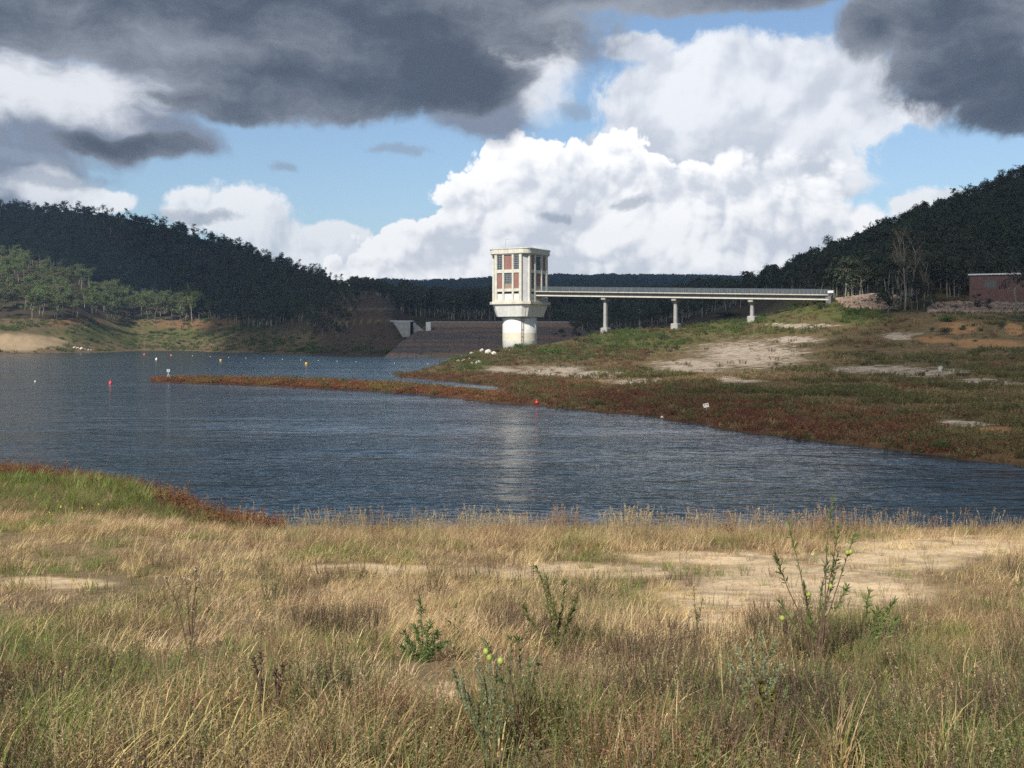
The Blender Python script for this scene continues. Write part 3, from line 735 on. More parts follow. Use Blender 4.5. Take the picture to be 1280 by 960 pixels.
# ------------------------------------------------------------------ access bridge, leaving the tower at right angles to its side face
DZ0, DZ1, BL, BX0 = 18.55, 15.95, 78.0, 5.95
bridge = tag(empty('access_bridge', (TC[0], TC[1], 0), TRZ), 'long pale concrete footbridge on three slim piers from the tower to the stony bank', 'bridge')
def dz(x): return DZ0 + (DZ1 - DZ0)*(x - BX0)/BL
def along(mb, y0, y1, lo, hi, x0=BX0, x1=BX0 + BL):
    v = [(x0,y0,dz(x0)+lo),(x1,y0,dz(x1)+lo),(x1,y1,dz(x1)+lo),(x0,y1,dz(x0)+lo),(x0,y0,dz(x0)+hi),(x1,y0,dz(x1)+hi),(x1,y1,dz(x1)+hi),(x0,y1,dz(x0)+hi)]
    mb.add(v, [(0,3,2,1),(4,5,6,7),(0,1,5,4),(1,2,6,5),(2,3,7,6),(3,0,4,7)])
YC = OY
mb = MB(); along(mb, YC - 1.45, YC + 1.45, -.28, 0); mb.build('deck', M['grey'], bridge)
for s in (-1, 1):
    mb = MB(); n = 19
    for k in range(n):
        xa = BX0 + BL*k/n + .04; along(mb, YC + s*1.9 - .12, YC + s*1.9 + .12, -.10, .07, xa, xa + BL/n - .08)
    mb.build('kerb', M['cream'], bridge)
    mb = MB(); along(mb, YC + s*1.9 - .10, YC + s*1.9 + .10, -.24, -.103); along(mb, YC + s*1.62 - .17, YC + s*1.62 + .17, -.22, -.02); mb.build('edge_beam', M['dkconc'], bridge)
    mb = MB(); yg = YC + s*1.05; along(mb, yg - .10, yg + .10, -.98, -.285); web = mb.build('girder', M['dkconc'], bridge)  # web coloured dark as if shaded by the deck overhang
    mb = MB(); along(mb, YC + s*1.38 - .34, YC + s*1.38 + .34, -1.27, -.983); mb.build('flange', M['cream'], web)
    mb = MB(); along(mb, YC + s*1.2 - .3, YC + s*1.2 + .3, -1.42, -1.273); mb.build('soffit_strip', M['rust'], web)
    mb = MB(); yr = YC + s*1.9
    for x in np.arange(BX0 + .3, BX0 + BL, 2.0):
        mb.box((x - .045, yr - .045, dz(x) + .12), (x + .045, yr + .045, dz(x) + 1.25))
    for h in (.35, .65, .95, 1.25): along(mb, yr - .03, yr + .03, h - .03, h + .03)
    for x in np.arange(BX0 + .3, BX0 + BL, .33): mb.tube([(x, yr, dz(x) + .3), (x, yr, dz(x) + 1.25)], .018, 3)
    mb.build('railing', M['rail'], bridge)
for px in (25.9, 45.4, 65.2):
    wx, wy = TC[0] + px*cos(TRZ) - YC*sin(TRZ), TC[1] + px*sin(TRZ) + YC*cos(TRZ)
    gz = float(H(np.array([wx]), np.array([wy]))[0]); top = dz(px) - 1.505
    mb = MB(); c_ = .18
    def rect(hx, hy, z, c=c_): return [(px + x, YC + y, z) for x, y, _ in octo(hx, hy, c, 0)]
    mb.loft([rect(.48, .75, gz - 1), rect(.40, .62, top - .9)]); pr = bevel(mb.build('pier', M['grey'], bridge), .03, 1)
    mb = MB(); mb.loft([rect(.5, .8, top - .897), rect(.62, 1.75, top - .45), rect(.62, 1.75, top)]); mb.build('cap', M['grey'], pr)
    mb = MB(); mb.loft([rect(.95, 1.3, gz - 1.2), rect(.95, 1.3, gz + 1.1), rect(.8, 1.1, gz + 1.3)]); mb.build('footing', M['grey'], pr)
mb = MB(); xe = BX0 + BL; mb.box((xe - .6, YC - 1.7, dz(xe) - 3.6), (xe + .6, YC + 1.7, dz(xe) - .3)); mb.build('abutment', M['dkconc'], bridge)
ex, ey = TC[0] + (xe + .6)*cos(TRZ), TC[1] + (xe + .6)*sin(TRZ)
sb = tag(empty('barrier_board', (ex, ey, DZ1), TRZ), 'small white board at the bank end of the bridge railing', 'barrier')
mb = MB(); mb.box((-.7, -2.0, .4), (.6, -1.9, .95)); bevel(mb.build('board', M['roofwhite'], sb), .02)
for x in (-.5, .7):
    mb = MB(); mb.tube([(x, -1.85, -.9), (x, -1.85, .95)], .05, 6); mb.build('post', M['steel'], sb)

# ------------------------------------------------------------------ brick building on the right bank
bx0, bx1 = 1212, 1279
B0 = at(bx0, 378, 254); B1 = at(bx1, 378, 254); gz = min(B0[2], 14.0)
bld = tag(empty('brick_building', (B0[0], 254, gz), R(-22)), 'low flat roofed red brick building behind the rubble bank', 'building')
W_ = 13.0; Hh = 6.3
mb = MB(); wx0, wx1, wz0, wz1 = 3.2, 5.7, 3.6, 5.15
mb.box((0, 0, -.6), (wx0, .3, Hh)); mb.box((wx1, 0, -.6), (W_, .3, Hh)); mb.box((wx0, 0, -.6), (wx1, .3, wz0)); mb.box((wx0, 0, wz1), (wx1, .3, Hh))
mb.box((0, .3, -.6), (.3, 7.7, Hh)); mb.box((W_ - .3, .3, -.6), (W_, 7.7, Hh)); mb.box((0, 7.7, -.6), (W_, 8, Hh))
mb.build('wall', M['brick2'], bld)
mb = MB(); mb.box((-.35, -.45, Hh + .003), (W_ + .35, 8.4, Hh + .34)); rf = bevel(mb.build('roof', M['roofwhite'], bld), .03, 1)
mb = MB(); mb.box((wx0 + .01, .16, wz0 + .01), (wx1 - .01, .2, wz1 - .01)); wn = mb.build('window', M['glass'], bld)
mb = MB()
for x in np.linspace(wx0 + .05, wx1 - .05, 5): mb.box((x - .04, .08, wz0 + .02), (x + .04, .157, wz1 - .02))
mb.box((wx0 + .02, .085, (wz0 + wz1)/2 - .04), (wx1 - .02, .15, (wz0 + wz1)/2 + .04))
mb.box((wx0 - .1, -.06, wz0 - .12), (wx1 + .1, .25, wz0)); mb.build('window_frame', M['rail'], wn)

# ------------------------------------------------------------------ dam embankment and spillway
mr, t, o = new_mat('rockfill')
p = pos(t); v1 = t.voro(p, 1.1, 'F1'); v2 = t.noise(p, .35, 6, .65); _, _, pz = t.sep(p)
c = t.mix(v1.step(.1, .7), (.17, .13, .105), (.085, .066, .056)); c = t.mix((v2 + pz*-.02).step(.35, .6)*.6, c, (.13, .12, .115))
c = t.mix(t.noise(t.vec('MULTIPLY', p, (.03, .05, .9)), 1.0, 5, .65).step(.46, .6)*.7, c, (.23, .13, .085))
c = t.mix((pz + t.noise(p, .15, 3, .6)*3.0).step(11.2, 12.6)*.8, c, (.27, .165, .11))
b = t.new('ShaderNodeBsdfPrincipled', Roughness=.95); t.set(b, 'Base Color', c)
bn = t.new('ShaderNodeBump', Strength=.9, Distance=.6); t.set(bn, 'Height', v1*-1.0); t.set(b, 'Normal', t.out(bn)); t.nt.links.new(b.outputs[0], o.inputs[0])
nx_, ns = 160, 70
xs = np.linspace(at(536, 0, 425)[0], at(745, 0, 425)[0], nx_)
prof_d = np.array([340, 352, 362, 376, 379, 398, 402, 421, 427, 445.]); prof_z = np.array([-1.5, 1.0, 2.8, 5.2, 5.5, 8.6, 8.9, 12.3, 12.35, 6.0])
sd = np.linspace(340, 445, ns)
gx, gy = np.meshgrid(xs, sd); gz_ = np.interp(gy, prof_d, prof_z)
taper = np.interp(gx, [xs[0], xs[0] + 14, xs[-1] - 12, xs[-1]], [.0, 1, 1, .8]); lefts = np.interp(gy, [340, 421], [0, 1])
gx = gx - (1 - lefts)*(np.clip(1 - (gx - xs[0])/30, 0, 1))*9
gz_ = gz_ + (fbm(gx/1.5, gy/1.5, 3, 71) - .5)*.9*(gz_ < 12.2) + (fbm(gx/9, gy/9, 2, 73) - .5)*.8*(gz_ < 12.2)
ii = np.arange(gx.size).reshape(gx.shape)
mb = MB(); mb.add(np.stack([gx, gy, gz_], -1), np.stack([ii[:-1, :-1], ii[:-1, 1:], ii[1:, 1:], ii[1:, :-1]], -1).reshape(-1, 4))
for side in (0, -1):                                            # end walls and base so the embankment is a solid body
    e = np.stack([gx[:, side], gy[:, side], gz_[:, side]], -1); e2 = e.copy(); e2[:, 2] = -2
    k = len(e); q = [(i, i + 1, k + i + 1, k + i) for i in range(k - 1)]; mb.add(np.vstack([e, e2]), q)
dam = tag(empty('dam_embankment', (0, 0, 0)), 'long brown rockfill dam wall with stepped stone face behind the tower', 'dam')
mb.build('rock_face', mr, dam)
mb = MB(); mb.box((xs[0], 422, 12.36), (xs[-1], 426, 12.75)); mb.build('crest_kerb', M['grey'], dam)
spill = tag(empty('spillway', (0, 0, 0)), 'grey concrete spillway chute with angled walls beside the rockfill dam', 'spillway')
def slab(pts_uv, D0, D1, mat, name):
    mb = MB(); mb.loft([[tuple(at(u, v, D0)) for u, v in pts_uv], [tuple(at(u, v, D0) + np.array([0, D1 - D0, 0])) for u, v in pts_uv]])
    o = mb.build(name, mat, spill); return bevel(o, .08, 1)
slab([(490.5, 401.5), (512.6, 402.2), (512.6, 421.5), (503.5, 421.5)], 399, 401.5, M['grey'], 'chute_wall')
slab([(516.2, 402.8), (517.5, 402.8), (532, 415.5), (528, 421), (516.2, 421)], 401.7, 403.5, M['grey'], 'chute_wall')
slab([(512.2, 401.4), (516.6, 401.4), (516.6, 422), (512.2, 422)], 404, 409, M['dark'], 'gate_slot')
slab([(532.4, 402.6), (538.4, 402.8), (538.4, 414), (532.4, 415)], 402, 406, M['white'], 'end_block')
mb = MB(); a_, b__ = at(489, 399.5, 404), at(517, 401, 404); mb.box((a_[0], 401, b__[2] - .35), (b__[0], 408, b__[2] + .05)); mb.build('walkway', M['steel'], spill)
# ------------------------------------------------------------------ gum trees
M['bark'] = mat_surface('gum_bark', (.29, .265, .22), (.15, .13, .105), 1.5, .9, .3, stretch=(1, 1, .2))
M['bark_dead'] = mat_surface('pale_dead_bark', (.30, .26, .21), (.17, .14, .11), 1.5, .9, .3, stretch=(1, 1, .2))
M['gum_lit'] = mat_plant('sunlit_gum_leaves', (.08, .105, .035), (.18, .215, .08), (.13, .14, .065), .05, .3, .55, .25)  # sunlit copy of the gum leaves, brightness put into the colour
M['gum_dark'] = mat_plant('dark_shaded_gum_leaves', (.036, .048, .028), (.075, .088, .05), (.065, .062, .042), .02, .25, .55, .3)  # darker copy with the hills' cloud shade in its colour; also dark bushes
def gum(seed, h=15, spread=3.6, clear=.35, nc=46, nl=22, leaf=.62, lean=0.0, open_=.5):
    """returns (crown mesh, trunk mesh) with trunk, limbs and clumps of leaves at the limb ends"""
    g = np.random.default_rng(seed)
    tr, cr = MB(), MB()
    top = np.array([lean*h*.25 + g.normal()*.5, g.normal()*.5, h*.82])
    mid_ = np.array([lean*h*.06 + g.normal()*.35, g.normal()*.35, h*clear])
    stem = np.array([[0, 0, -.6], mid_*.5 + [g.normal()*.1, 0, 0], mid_, (mid_ + top)/2 + [g.normal()*.5, g.normal()*.5, 0], top])
    tr.tube(stem, [h*.020, h*.016, h*.013, h*.008, h*.003], 6)
    ends = []
    for k in range(int(9 + 4*open_)):
        f = g.uniform(clear*.9, .97); zz = np.interp(f, [clear, .5, .97], [clear*h, .5*h, .82*h])
        b0 = np.array([np.interp(zz, stem[:, 2], stem[:, 0]), np.interp(zz, stem[:, 2], stem[:, 1]), zz])
        a = g.uniform(0, 2*pi); r = spread*(1.05 - .55*f)*g.uniform(.55, 1.15)
        e = b0 + np.array([cos(a)*r, sin(a)*r, h*g.uniform(.10, .24)*(1.1 - f*.5)])
        m_ = (b0 + e)/2 + np.array([0, 0, -.3 + g.normal()*.3])
        tr.tube([b0, m_, e], [h*.007, h*.005, h*.002], 5)
        ends += [e, (m_ + e)/2 + g.normal(size=3)*.3]
    ends.append(top + np.array([0, 0, h*.08])); ends.append(top)
    ends = np.array(ends)
    cc = ends[g.integers(0, len(ends), nc)] + g.normal(size=(nc, 3))*np.array([.95, .95, .55])*h/15
    cc[:, 2] = np.clip(cc[:, 2], h*clear*.8, h*1.02)
    for c in cc:
        rad = g.uniform(.55, 1.25)*h/15
        q = g.normal(size=(nl, 3)); q /= np.linalg.norm(q, axis=1)[:, None]
        pts = c + q*rad*np.array([1.1, 1.1, .7])*g.uniform(.4, 1, nl)[:, None]
        d_ = q*.5 + np.array([0, 0, -.5]) + g.normal(size=(nl, 3))*.5
        cr.leaves(pts, d_, leaf*g.uniform(.7, 1.3, nl)*h/15, leaf*.55*h/15, np.clip(g.uniform(0, .7) + g.uniform(0, .3, nl), 0, 1))
    return cr.mesh('crown'), tr.mesh('trunk', True)
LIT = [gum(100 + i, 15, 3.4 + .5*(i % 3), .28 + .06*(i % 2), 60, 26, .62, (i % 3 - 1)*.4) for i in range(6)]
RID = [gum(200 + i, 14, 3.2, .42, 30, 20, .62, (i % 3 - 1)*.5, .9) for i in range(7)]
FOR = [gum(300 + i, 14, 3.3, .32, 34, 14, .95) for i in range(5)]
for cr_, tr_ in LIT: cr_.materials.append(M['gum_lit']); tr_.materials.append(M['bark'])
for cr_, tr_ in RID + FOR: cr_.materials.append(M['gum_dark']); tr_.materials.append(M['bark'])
def tree(name, kind, p, s, rz, label, cat='tree', group=None, sz=1.0):
    o = empty(name, p, rz); o.scale = (s, s, s*sz)
    for nm, me in (('crown', kind[0]), ('trunk', kind[1])):
        c = bpy.data.objects.new(nm, me); col.objects.link(c); c.parent = o
    return tag(o, label, cat, group)
# sunlit grove on the left shore
g = np.random.default_rng(5); taken = []
def place_grove(n, ur, Dr, cond, sc, group, lab, kinds, sep, name='gum_tree'):
    k = 0; tries = 0; out = []
    while k < n and tries < n*60:
        tries += 1
        u, D = g.uniform(*ur), g.uniform(*Dr); p = on_ground(u, D)
        if p[2] < 1 or not cond(u, D, VH + (EYE - p[2])*F/D): continue
        if any((p[0]-a)**2 + (p[1]-b)**2 < sep*sep for a, b in taken): continue
        taken.append((p[0], p[1])); k += 1
        out.append(tree(name, kinds[g.integers(len(kinds))], p, sc*g.uniform(.75, 1.15), g.uniform(0, 6.28), lab, 'tree', group))
    return out
place_grove(46, (-60, 190), (575, 640), lambda u, D, v: v < 401 + (u > 120)*2, 1.0, 'gum trees along the front edge of the left grove', 'green gum tree in sunlight along the lower edge of the left grove', LIT, 4.5)
place_grove(42, (130, 262), (672, 735), lambda u, D, v: v < 404.5, 1.12, 'gum trees at the right end of the left grove', 'sunlit round crowned gum tree above the grassy left shore', LIT, 5)
place_grove(58, (-90, 120), (640, 770), lambda u, D, v: v > 322 + u*.34, .95, 'gum trees on the slope of the left grove', 'grey green gum tree on the sunlit slope beneath the dark hill', LIT, 6)
# skyline gums
def ridge_v(lst): a = np.array(lst); return lambda u: np.interp(u, a[:, 0], a[:, 1])
def crest(u, D0, D1):
    D = np.linspace(D0, D1, 60); h = H((u - U0)/F*D, D); el = (h - EYE)/D; k = int(np.argmax(el)); return np.array([(u - U0)/F*D[k], D[k], h[k]])
for i, u in enumerate(np.linspace(-20, 500, 92)):
    u += g.uniform(-4, 4); p = crest(u, 420, 800 if u > 440 else 1000); p[1] += g.uniform(-10, 4)
    p = on_ground(u, p[1])
    tree('gum_tree', RID[g.integers(7)], p, np.interp(u, [0, 380, 440, 500], [.72, .62, .45, .35])*g.uniform(.6, 1.15), g.uniform(0, 6.28), 'dark thin crowned gum tree standing against the sky on the left hill crest', 'tree', 'skyline trees on the left hill')
for i, u in enumerate(np.linspace(925, 1300, 84)):
    u += g.uniform(-4, 4)
    if abs(u - 1034) < 7: continue
    p = crest(u, 350, 620); p = on_ground(u, p[1] + g.uniform(-8, 3))
    tree('gum_tree', RID[g.integers(7)], p, .52*g.uniform(.55, 1.15)*np.interp(u, [925, 1050, 1280], [.8, .85, 1.15]), g.uniform(0, 6.28), 'dark gum tree standing against the clouds on the right hill crest', 'tree', 'skyline trees on the right hill')
p = on_ground(1034, crest(1034, 350, 620)[1])
tree('gum_tree', RID[2], p, .68, 1.0, 'lone taller gum tree rising above the right hill crest above the bridge end', sz=1.1)
# trees near the rubble bank and the brick building
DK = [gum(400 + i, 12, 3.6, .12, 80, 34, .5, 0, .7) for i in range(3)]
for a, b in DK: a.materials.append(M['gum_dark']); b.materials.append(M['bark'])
tree('gum_tree', DK[0], on_ground(1110, 238), .96, .4, 'dense dark bushy gum tree beside the stony bank right of the bridge end')
tree('gum_tree', DK[1], on_ground(1146, 240), .62, 1.4, 'small blue green gum tree between the bare pale trunks and the rubble bank')
tree('gum_tree', DK[2], on_ground(1163, 240), .5, 2.4, 'low dark gum tree at the left end of the rubble bank')
tree('gum_tree', RID[1], on_ground(1270, 239), .85, .3, 'dark gum tree with a slim trunk in front of the brick building')
tree('gum_tree', DK[0], on_ground(1221, 243), .30, 2.0, 'small dark tree hiding the left corner of the brick building')
tree('gum_tree', DK[2], on_ground(1236, 241), .26, 3.0, 'little dark sapling in front of the brick building window')
def bare(seed, h, n=9):
    gg = np.random.default_rng(seed); tr = MB(); tw = MB()
    pts = np.array([[gg.normal()*.12*i, gg.normal()*.12*i, h*i/5 - .5*(i == 0)] for i in range(6)])
    tr.tube(pts, np.linspace(h*.015, h*.003, 6), 6)
    for k in range(n):
        f = gg.uniform(.35, .95); b0 = np.array([np.interp(f*h, pts[:, 2], pts[:, 0]), np.interp(f*h, pts[:, 2], pts[:, 1]), f*h])
        a = gg.uniform(0, 6.28); e = b0 + np.array([cos(a)*h*.10, sin(a)*h*.10, h*gg.uniform(.12, .24)])
        tr.tube([b0, (b0 + e)/2 + [0, 0, -.15], e], [h*.006, h*.004, h*.0015], 5)
        for j in range(5):
            s_ = b0 + (e - b0)*gg.uniform(.4, 1); e2 = s_ + gg.normal(size=3)*h*.03 + [0, 0, h*.06]; tw.tube([s_, e2], [h*.0022, h*.001], 4)
            q = gg.normal(size=(7, 3)); tw.leaves(e2 + q*.3, q, .35, .18, gg.uniform(0, 1, 7))
    return tw.mesh('crown'), tr.mesh('trunk', True)
M['deadleaf'] = mat_plant('dead_leaves', (.10, .075, .05), (.16, .12, .08), None, .2, .2)
for sd_, u, D, h, lab in ((1, 1131, 239, 15.5, 'tall pale dead trunk, thickest of the bare trees by the rubble bank'), (2, 1125, 243, 16, 'thin bare tree just left of the tall pale dead trunk'),
                         (3, 1140, 243, 15, 'thin bare forked tree just right of the tall pale dead trunk'), (4, 1155, 241, 10.5, 'short thin bare trunk near the left end of the rubble bank'), (5, 1121, 246, 12, 'thin bare tree half hidden behind the dense dark bushy gum')):
    a, b = bare(sd_, h); a.materials.append(M['deadleaf']); b.materials.append(M['bark_dead'])
    tree('bare_tree', (a, b), on_ground(u, D), 1, sd_, lab)
# ------------------------------------------------------------------ the forest that reads as one mass (far hillsides)
P_, S_, K_ = [], [], []
def forest(n, ur, Dr, cond, s0, s1, kinds=5):
    D = np.sqrt(g.uniform(Dr[0]**2, Dr[1]**2, n)); u = g.uniform(ur[0], ur[1], n); x = (u - U0)/F*D; h = H(x, D); v = VH + (EYE - h)*F/D
    ok = cond(u, D, v, h); P_.append(np.stack([x, D, h], 1)[ok]); m_ = int(ok.sum()); S_.append(g.uniform(s0, s1, m_)*np.interp(u[ok], [300, 430, 530, 560], [1, .6, .62, 1])*1.0 if n == 8500 else g.uniform(s0, s1, m_)); K_.append(g.integers(0, kinds, m_))
def not_lit(u, D, v): return ~((u < 265) & (v > 318 + u*.36) & (D < 780))
UC = np.linspace(-160, 1440, 161)
CRV = np.array([VH - F*np.max((H((u - U0)/F*np.linspace(360, 1000, 160), np.linspace(360, 1000, 160)) - EYE)/np.linspace(360, 1000, 160)) for u in UC])
CRD = np.array([crest(u, 360, 1000)[1] for u in UC])
def below_crest(u, D, v, px): return (v > np.interp(u, UC, CRV) + px) & (D < np.interp(u, UC, CRD))
forest(8500, (-140, 530), (380, 960), lambda u, D, v, h: not_lit(u, D, v) & (below_crest(u, D, v, 8) | (u > 440)) & (h > 9) & (v < np.interp(u, [260, 330, 420, 500], [402, 410, 404, 392])) & ~((u > 398) & (u < 530) & (D < 560)) & (fbm(u/14, D/40, 3, 5) + g.uniform(0, .25, len(u)) > .42 - .3*(D > 580) + .25*((u > 350) & (u < 480) & (D < 620))), .6, 1.05)
forest(6500, (915, 1420), (262, 640), lambda u, D, v, h: (h > 14.6) & (v < 374) & below_crest(u, D, v, 11) & ~((u > 1195) & (D < 268)), .45, .8)
forest(2600, (500, 960), (560, 1100), lambda u, D, v, h: (h > 6), .7, 1.1)
forest(20000, (470, 980), (1100, 2560), lambda u, D, v, h: (h > 10), .8, 1.25)
forest(900, (690, 960), (325, 560), lambda u, D, v, h: (h > 7.0) & ((D > 405) | (u < 800)) & ((D > 380) | (u < 740)), .35, .75)
P_, S_, K_ = np.concatenate(P_), np.concatenate(S_), np.concatenate(K_)
FM = []
for a, b in FOR:                                               # crown and trunk of a forest tree in one clump mesh
    nv = len(a.vertices); va = np.zeros(nv*3); a.vertices.foreach_get('co', va); vb = np.zeros(len(b.vertices)*3); b.vertices.foreach_get('co', vb)
    qa = np.zeros(len(a.polygons)*4, dtype=np.int32); a.polygons.foreach_get('vertices', qa)
    tn_ = np.zeros(nv, dtype=np.float32); a.attributes['tone'].data.foreach_get('value', tn_)
    qb = np.array([tuple(p.vertices) for p in b.polygons if len(p.vertices) == 4]) + nv
    me = np_mesh('forest_tree', np.concatenate([va.reshape(-1, 3), vb.reshape(-1, 3)]), np.concatenate([qa.reshape(-1, 4), qb]),
                 attrs={'tone': ('FLOAT', np.concatenate([tn_, np.zeros(len(b.vertices), dtype=np.float32)]))})
    me.materials.append(M['gum_dark']); me.materials.append(M['bark'])
    mi = np.zeros(len(me.polygons), dtype=np.int32); mi[len(a.polygons):] = 1; me.polygons.foreach_set('material_index', mi); FM.append(me)
n_ = 260; u_ = g.uniform(392, 448, n_); D_ = g.uniform(440, 570, n_); x_ = (u_ - U0)/F*D_; h_ = H(x_, D_); k_ = (h_ > 6) & (g.uniform(0, 1, n_) < np.interp(u_, [392, 415, 448], [1, .5, .03]))
P_ = np.concatenate([P_, np.stack([x_, D_, h_], 1)[k_]]); S_ = np.concatenate([S_, g.uniform(.25, .5, int(k_.sum()))]); K_ = np.concatenate([K_, g.integers(0, 5, int(k_.sum()))])
scatter('forest', P_, g.uniform(0, 6.28, len(P_)), S_, K_, FM)
# ------------------------------------------------------------------ grass and weeds
M['straw'] = mat_plant('straw_grass', (.40, .27, .135), (.84, .64, .38), (.54, .41, .19), .35, .42, .6, .3)
M['stalk'] = mat_plant('pale_stalks', (.30, .23, .12), (.46, .36, .21), (.28, .16, .10), .5, .3, .6, .3)
M['deadherb'] = mat_plant('dark_dead_herb', (.055, .038, .026), (.13, .09, .06), (.15, .10, .065), .5, .15, .8, .3)
M['green'] = mat_plant('green_grass', (.11, .15, .03), (.26, .32, .08), (.30, .27, .10), .5, .5, .5, .3)
M['herb'] = mat_plant('olive_herb', (.11, .125, .05), (.24, .25, .11), (.25, .20, .10), .6, .4, .6, .3)
M['rusty'] = mat_plant('rusty_herb', (.20, .10, .06), (.40, .23, .14), (.36, .27, .15), .7, .4, .7, .3)
M['redweed'] = mat_plant('red_shore_weed', (.13, .052, .03), (.25, .105, .055), (.20, .15, .05), .12, .35, .6, .3)
M['bankdry'] = mat_plant('dry_bank_grass', (.13, .085, .042), (.32, .23, .12), (.15, .125, .055), .05, .3, .7, .35)
M['bankred'] = mat_plant('maroon_bank_weed', (.105, .042, .027), (.20, .085, .05), (.15, .12, .055), .10, .3, .7, .3)
M['bankolive'] = mat_plant('olive_bank_grass', (.055, .06, .022), (.12, .12, .045), (.14, .11, .05), .05, .3, .7, .35)
M['bankgreen'] = mat_plant('green_bank_weed', (.05, .085, .02), (.11, .16, .04), None, .05, .35, .6, .3)
g = np.random.default_rng(11)
def clump_grass(n, rad, h, w, lean, droop, seg=3):
    mb = MB(); r = rad*np.sqrt(g.uniform(0, 1, n)); a = g.uniform(0, 6.28, n)
    base = np.stack([r*np.cos(a), r*np.sin(a), np.full(n, -.03*h[1])], 1)
    mb.blades(base, a + g.normal(0, .9, n), g.uniform(*h, n), g.uniform(*w, n), g.uniform(*lean, n), g.uniform(*droop, n), g.uniform(0, 1, n), seg); return mb
def clump_stalk(n, rad, h, w, head=.014):
    mb = MB()
    for k in range(n):
        a = g.uniform(0, 6.28); r = rad*g.uniform(0, 1); hh = g.uniform(*h); ln = g.uniform(.02, .28); b = np.array([r*cos(a), r*sin(a), -.04])
        pts = np.array([b + np.array([cos(a)*ln*f*f*hh, sin(a)*ln*f*f*hh, hh*f]) for f in (0, .4, .75, 1)])
        mb.tube(pts, [w, w*.9, w*.7, w*.4], 3, g.uniform(0, 1))
        m_ = g.integers(8, 18); f = g.uniform(.74, 1.02, m_)[:, None]; c = pts[2] + (pts[3] - pts[2])*((f - .75)/.25)
        d = g.normal(size=(m_, 3))*.6 + [0, 0, .9]; mb.leaves(c, d, head*g.uniform(.5, 1.2, m_), head*.35, g.uniform(.3, 1, m_))
    mb.blades(np.zeros((6, 3)), g.uniform(0, 6.28, 6), g.uniform(.3*h[0], .5*h[1], 6), np.full(6, w*2.2), g.uniform(.2, .6, 6), g.uniform(.4, 1.4, 6), g.uniform(0, 1, 6)); return mb
def clump_herb(n, rad, h, leaf, nl, w=.002):
    mb = MB()
    for k in range(n):
        a = g.uniform(0, 6.28); r = rad*g.uniform(0, 1); hh = g.uniform(*h); ln = g.uniform(.05, .5); b = np.array([r*cos(a), r*sin(a), -.03])
        pts = np.array([b + np.array([cos(a)*ln*f*hh, sin(a)*ln*f*hh, hh*f*(1 - .12*ln*f)]) + g.normal(size=3)*.012*hh for f in (0, .35, .7, 1)])
        mb.tube(pts, [w, w, w*.7, w*.4], 3, .1)
        f = g.uniform(.2, 1, nl); c = np.stack([np.interp(f, [0, .35, .7, 1], pts[:, i]) for i in range(3)], 1)
        d = g.normal(size=(nl, 3)) + [0, 0, .6]; mb.leaves(c, d, leaf*g.uniform(.6, 1.3, nl), leaf*.32, np.clip(f + g.normal(0, .2, nl), 0, 1))
    return mb
def kind(mb, mat, nm): me = mb.mesh(nm); me.materials.append(M[mat]); return me
NK = []            # near kinds
def addk(lst): i0 = len(NK); NK.extend(lst); return (i0, len(lst))
K_STRAW = addk([kind(clump_grass(26, .15, (.08, .30), (.004, .009), (.05, .7), (.3, 2.6)), 'straw', 'straw') for _ in range(6)])
K_STALK = addk([kind(clump_stalk(5, .14, (.2, .42), .0012, .012), 'stalk', 'stalk') for _ in range(5)])
K_GREEN = addk([kind(clump_grass(22, .10, (.10, .28), (.004, .007), (.05, .35), (.2, 1.0)), 'green', 'green') for _ in range(4)])
K_HERB = addk([kind(clump_herb(7, .11, (.10, .28), .013, 44, .0015), 'herb', 'herb') for _ in range(5)])
K_RUST = addk([kind(clump_herb(9, .12, (.08, .25), .011, 26, .0012), 'rusty', 'rust') for _ in range(4)])
K_MAT = addk([kind(clump_grass(40, .20, (.08, .2), (.003, .006), (.5, 1.3), (.3, 1.6)), 'straw', 'mat') for _ in range(4)])
K_REED = addk([kind(clump_grass(26, .22, (.2, .42), (.010, .018), (.03, .3), (.1, .8)), 'green', 'reed') for _ in range(3)])
K_RED = addk([kind(clump_herb(12, .28, (.2, .48), .045, 30, .003), 'redweed', 'red') for _ in range(4)])
K_DEAD = addk([kind(clump_herb(11, .13, (.10, .32), .012, 30, .0016), 'deadherb', 'dead') for _ in range(3)])
K_TALL = addk([kind(clump_stalk(6, .2, (.22, .52), .0025, .028), 'stalk', 'tall') for _ in range(4)])
def pickk(k, n): return k[0] + g.integers(0, k[1], n)
n = 46000
D = g.uniform(3.3, 33, n); D = np.where(g.uniform(0, 1, n) < .4, g.uniform(3.3, 14, n), D); u = g.uniform(-130, 1410, n)
D = np.where((u < 330) & (g.uniform(0, 1, n) < .5), g.uniform(24, 47, n), D); D = np.where((u > 300) & (g.uniform(0, 1, n) < .10), g.uniform(23, 29.5, n), D)
x = (u - U0)/F*D; h = H(x, D); v = VH + (EYE - h)*F/D
sw = np.clip(sand_w(u + (fbm(x/1.2, D/1.2, 3, 91) - .5)*60, v + (fbm(x, D, 3, 93) - .5)*20)*1.35, 0, 1)
ok = (h > .02) & (g.uniform(0, 1, n) > sw*.84) & (g.uniform(0, 1, n) < .35 + .9*fbm(x/.8, D/.8, 3, 97))
for bu, bv in ((1020, 838), (697, 818), (1072, 858), (530, 828), (610, 962), (652, 945), (948, 915), (238, 822), (335, 912), (337, 770), (570, 800), (872, 800), (1045, 972), (165, 722), (18, 770)):
    q = ground_v(bu, bv, 3.5); k_ = q[1]
    ok &= ~((np.abs(x - q[0]) < .05*k_) & (D < k_ + .25) & (D > k_*.72) & (g.uniform(0, 1, n) < .72))
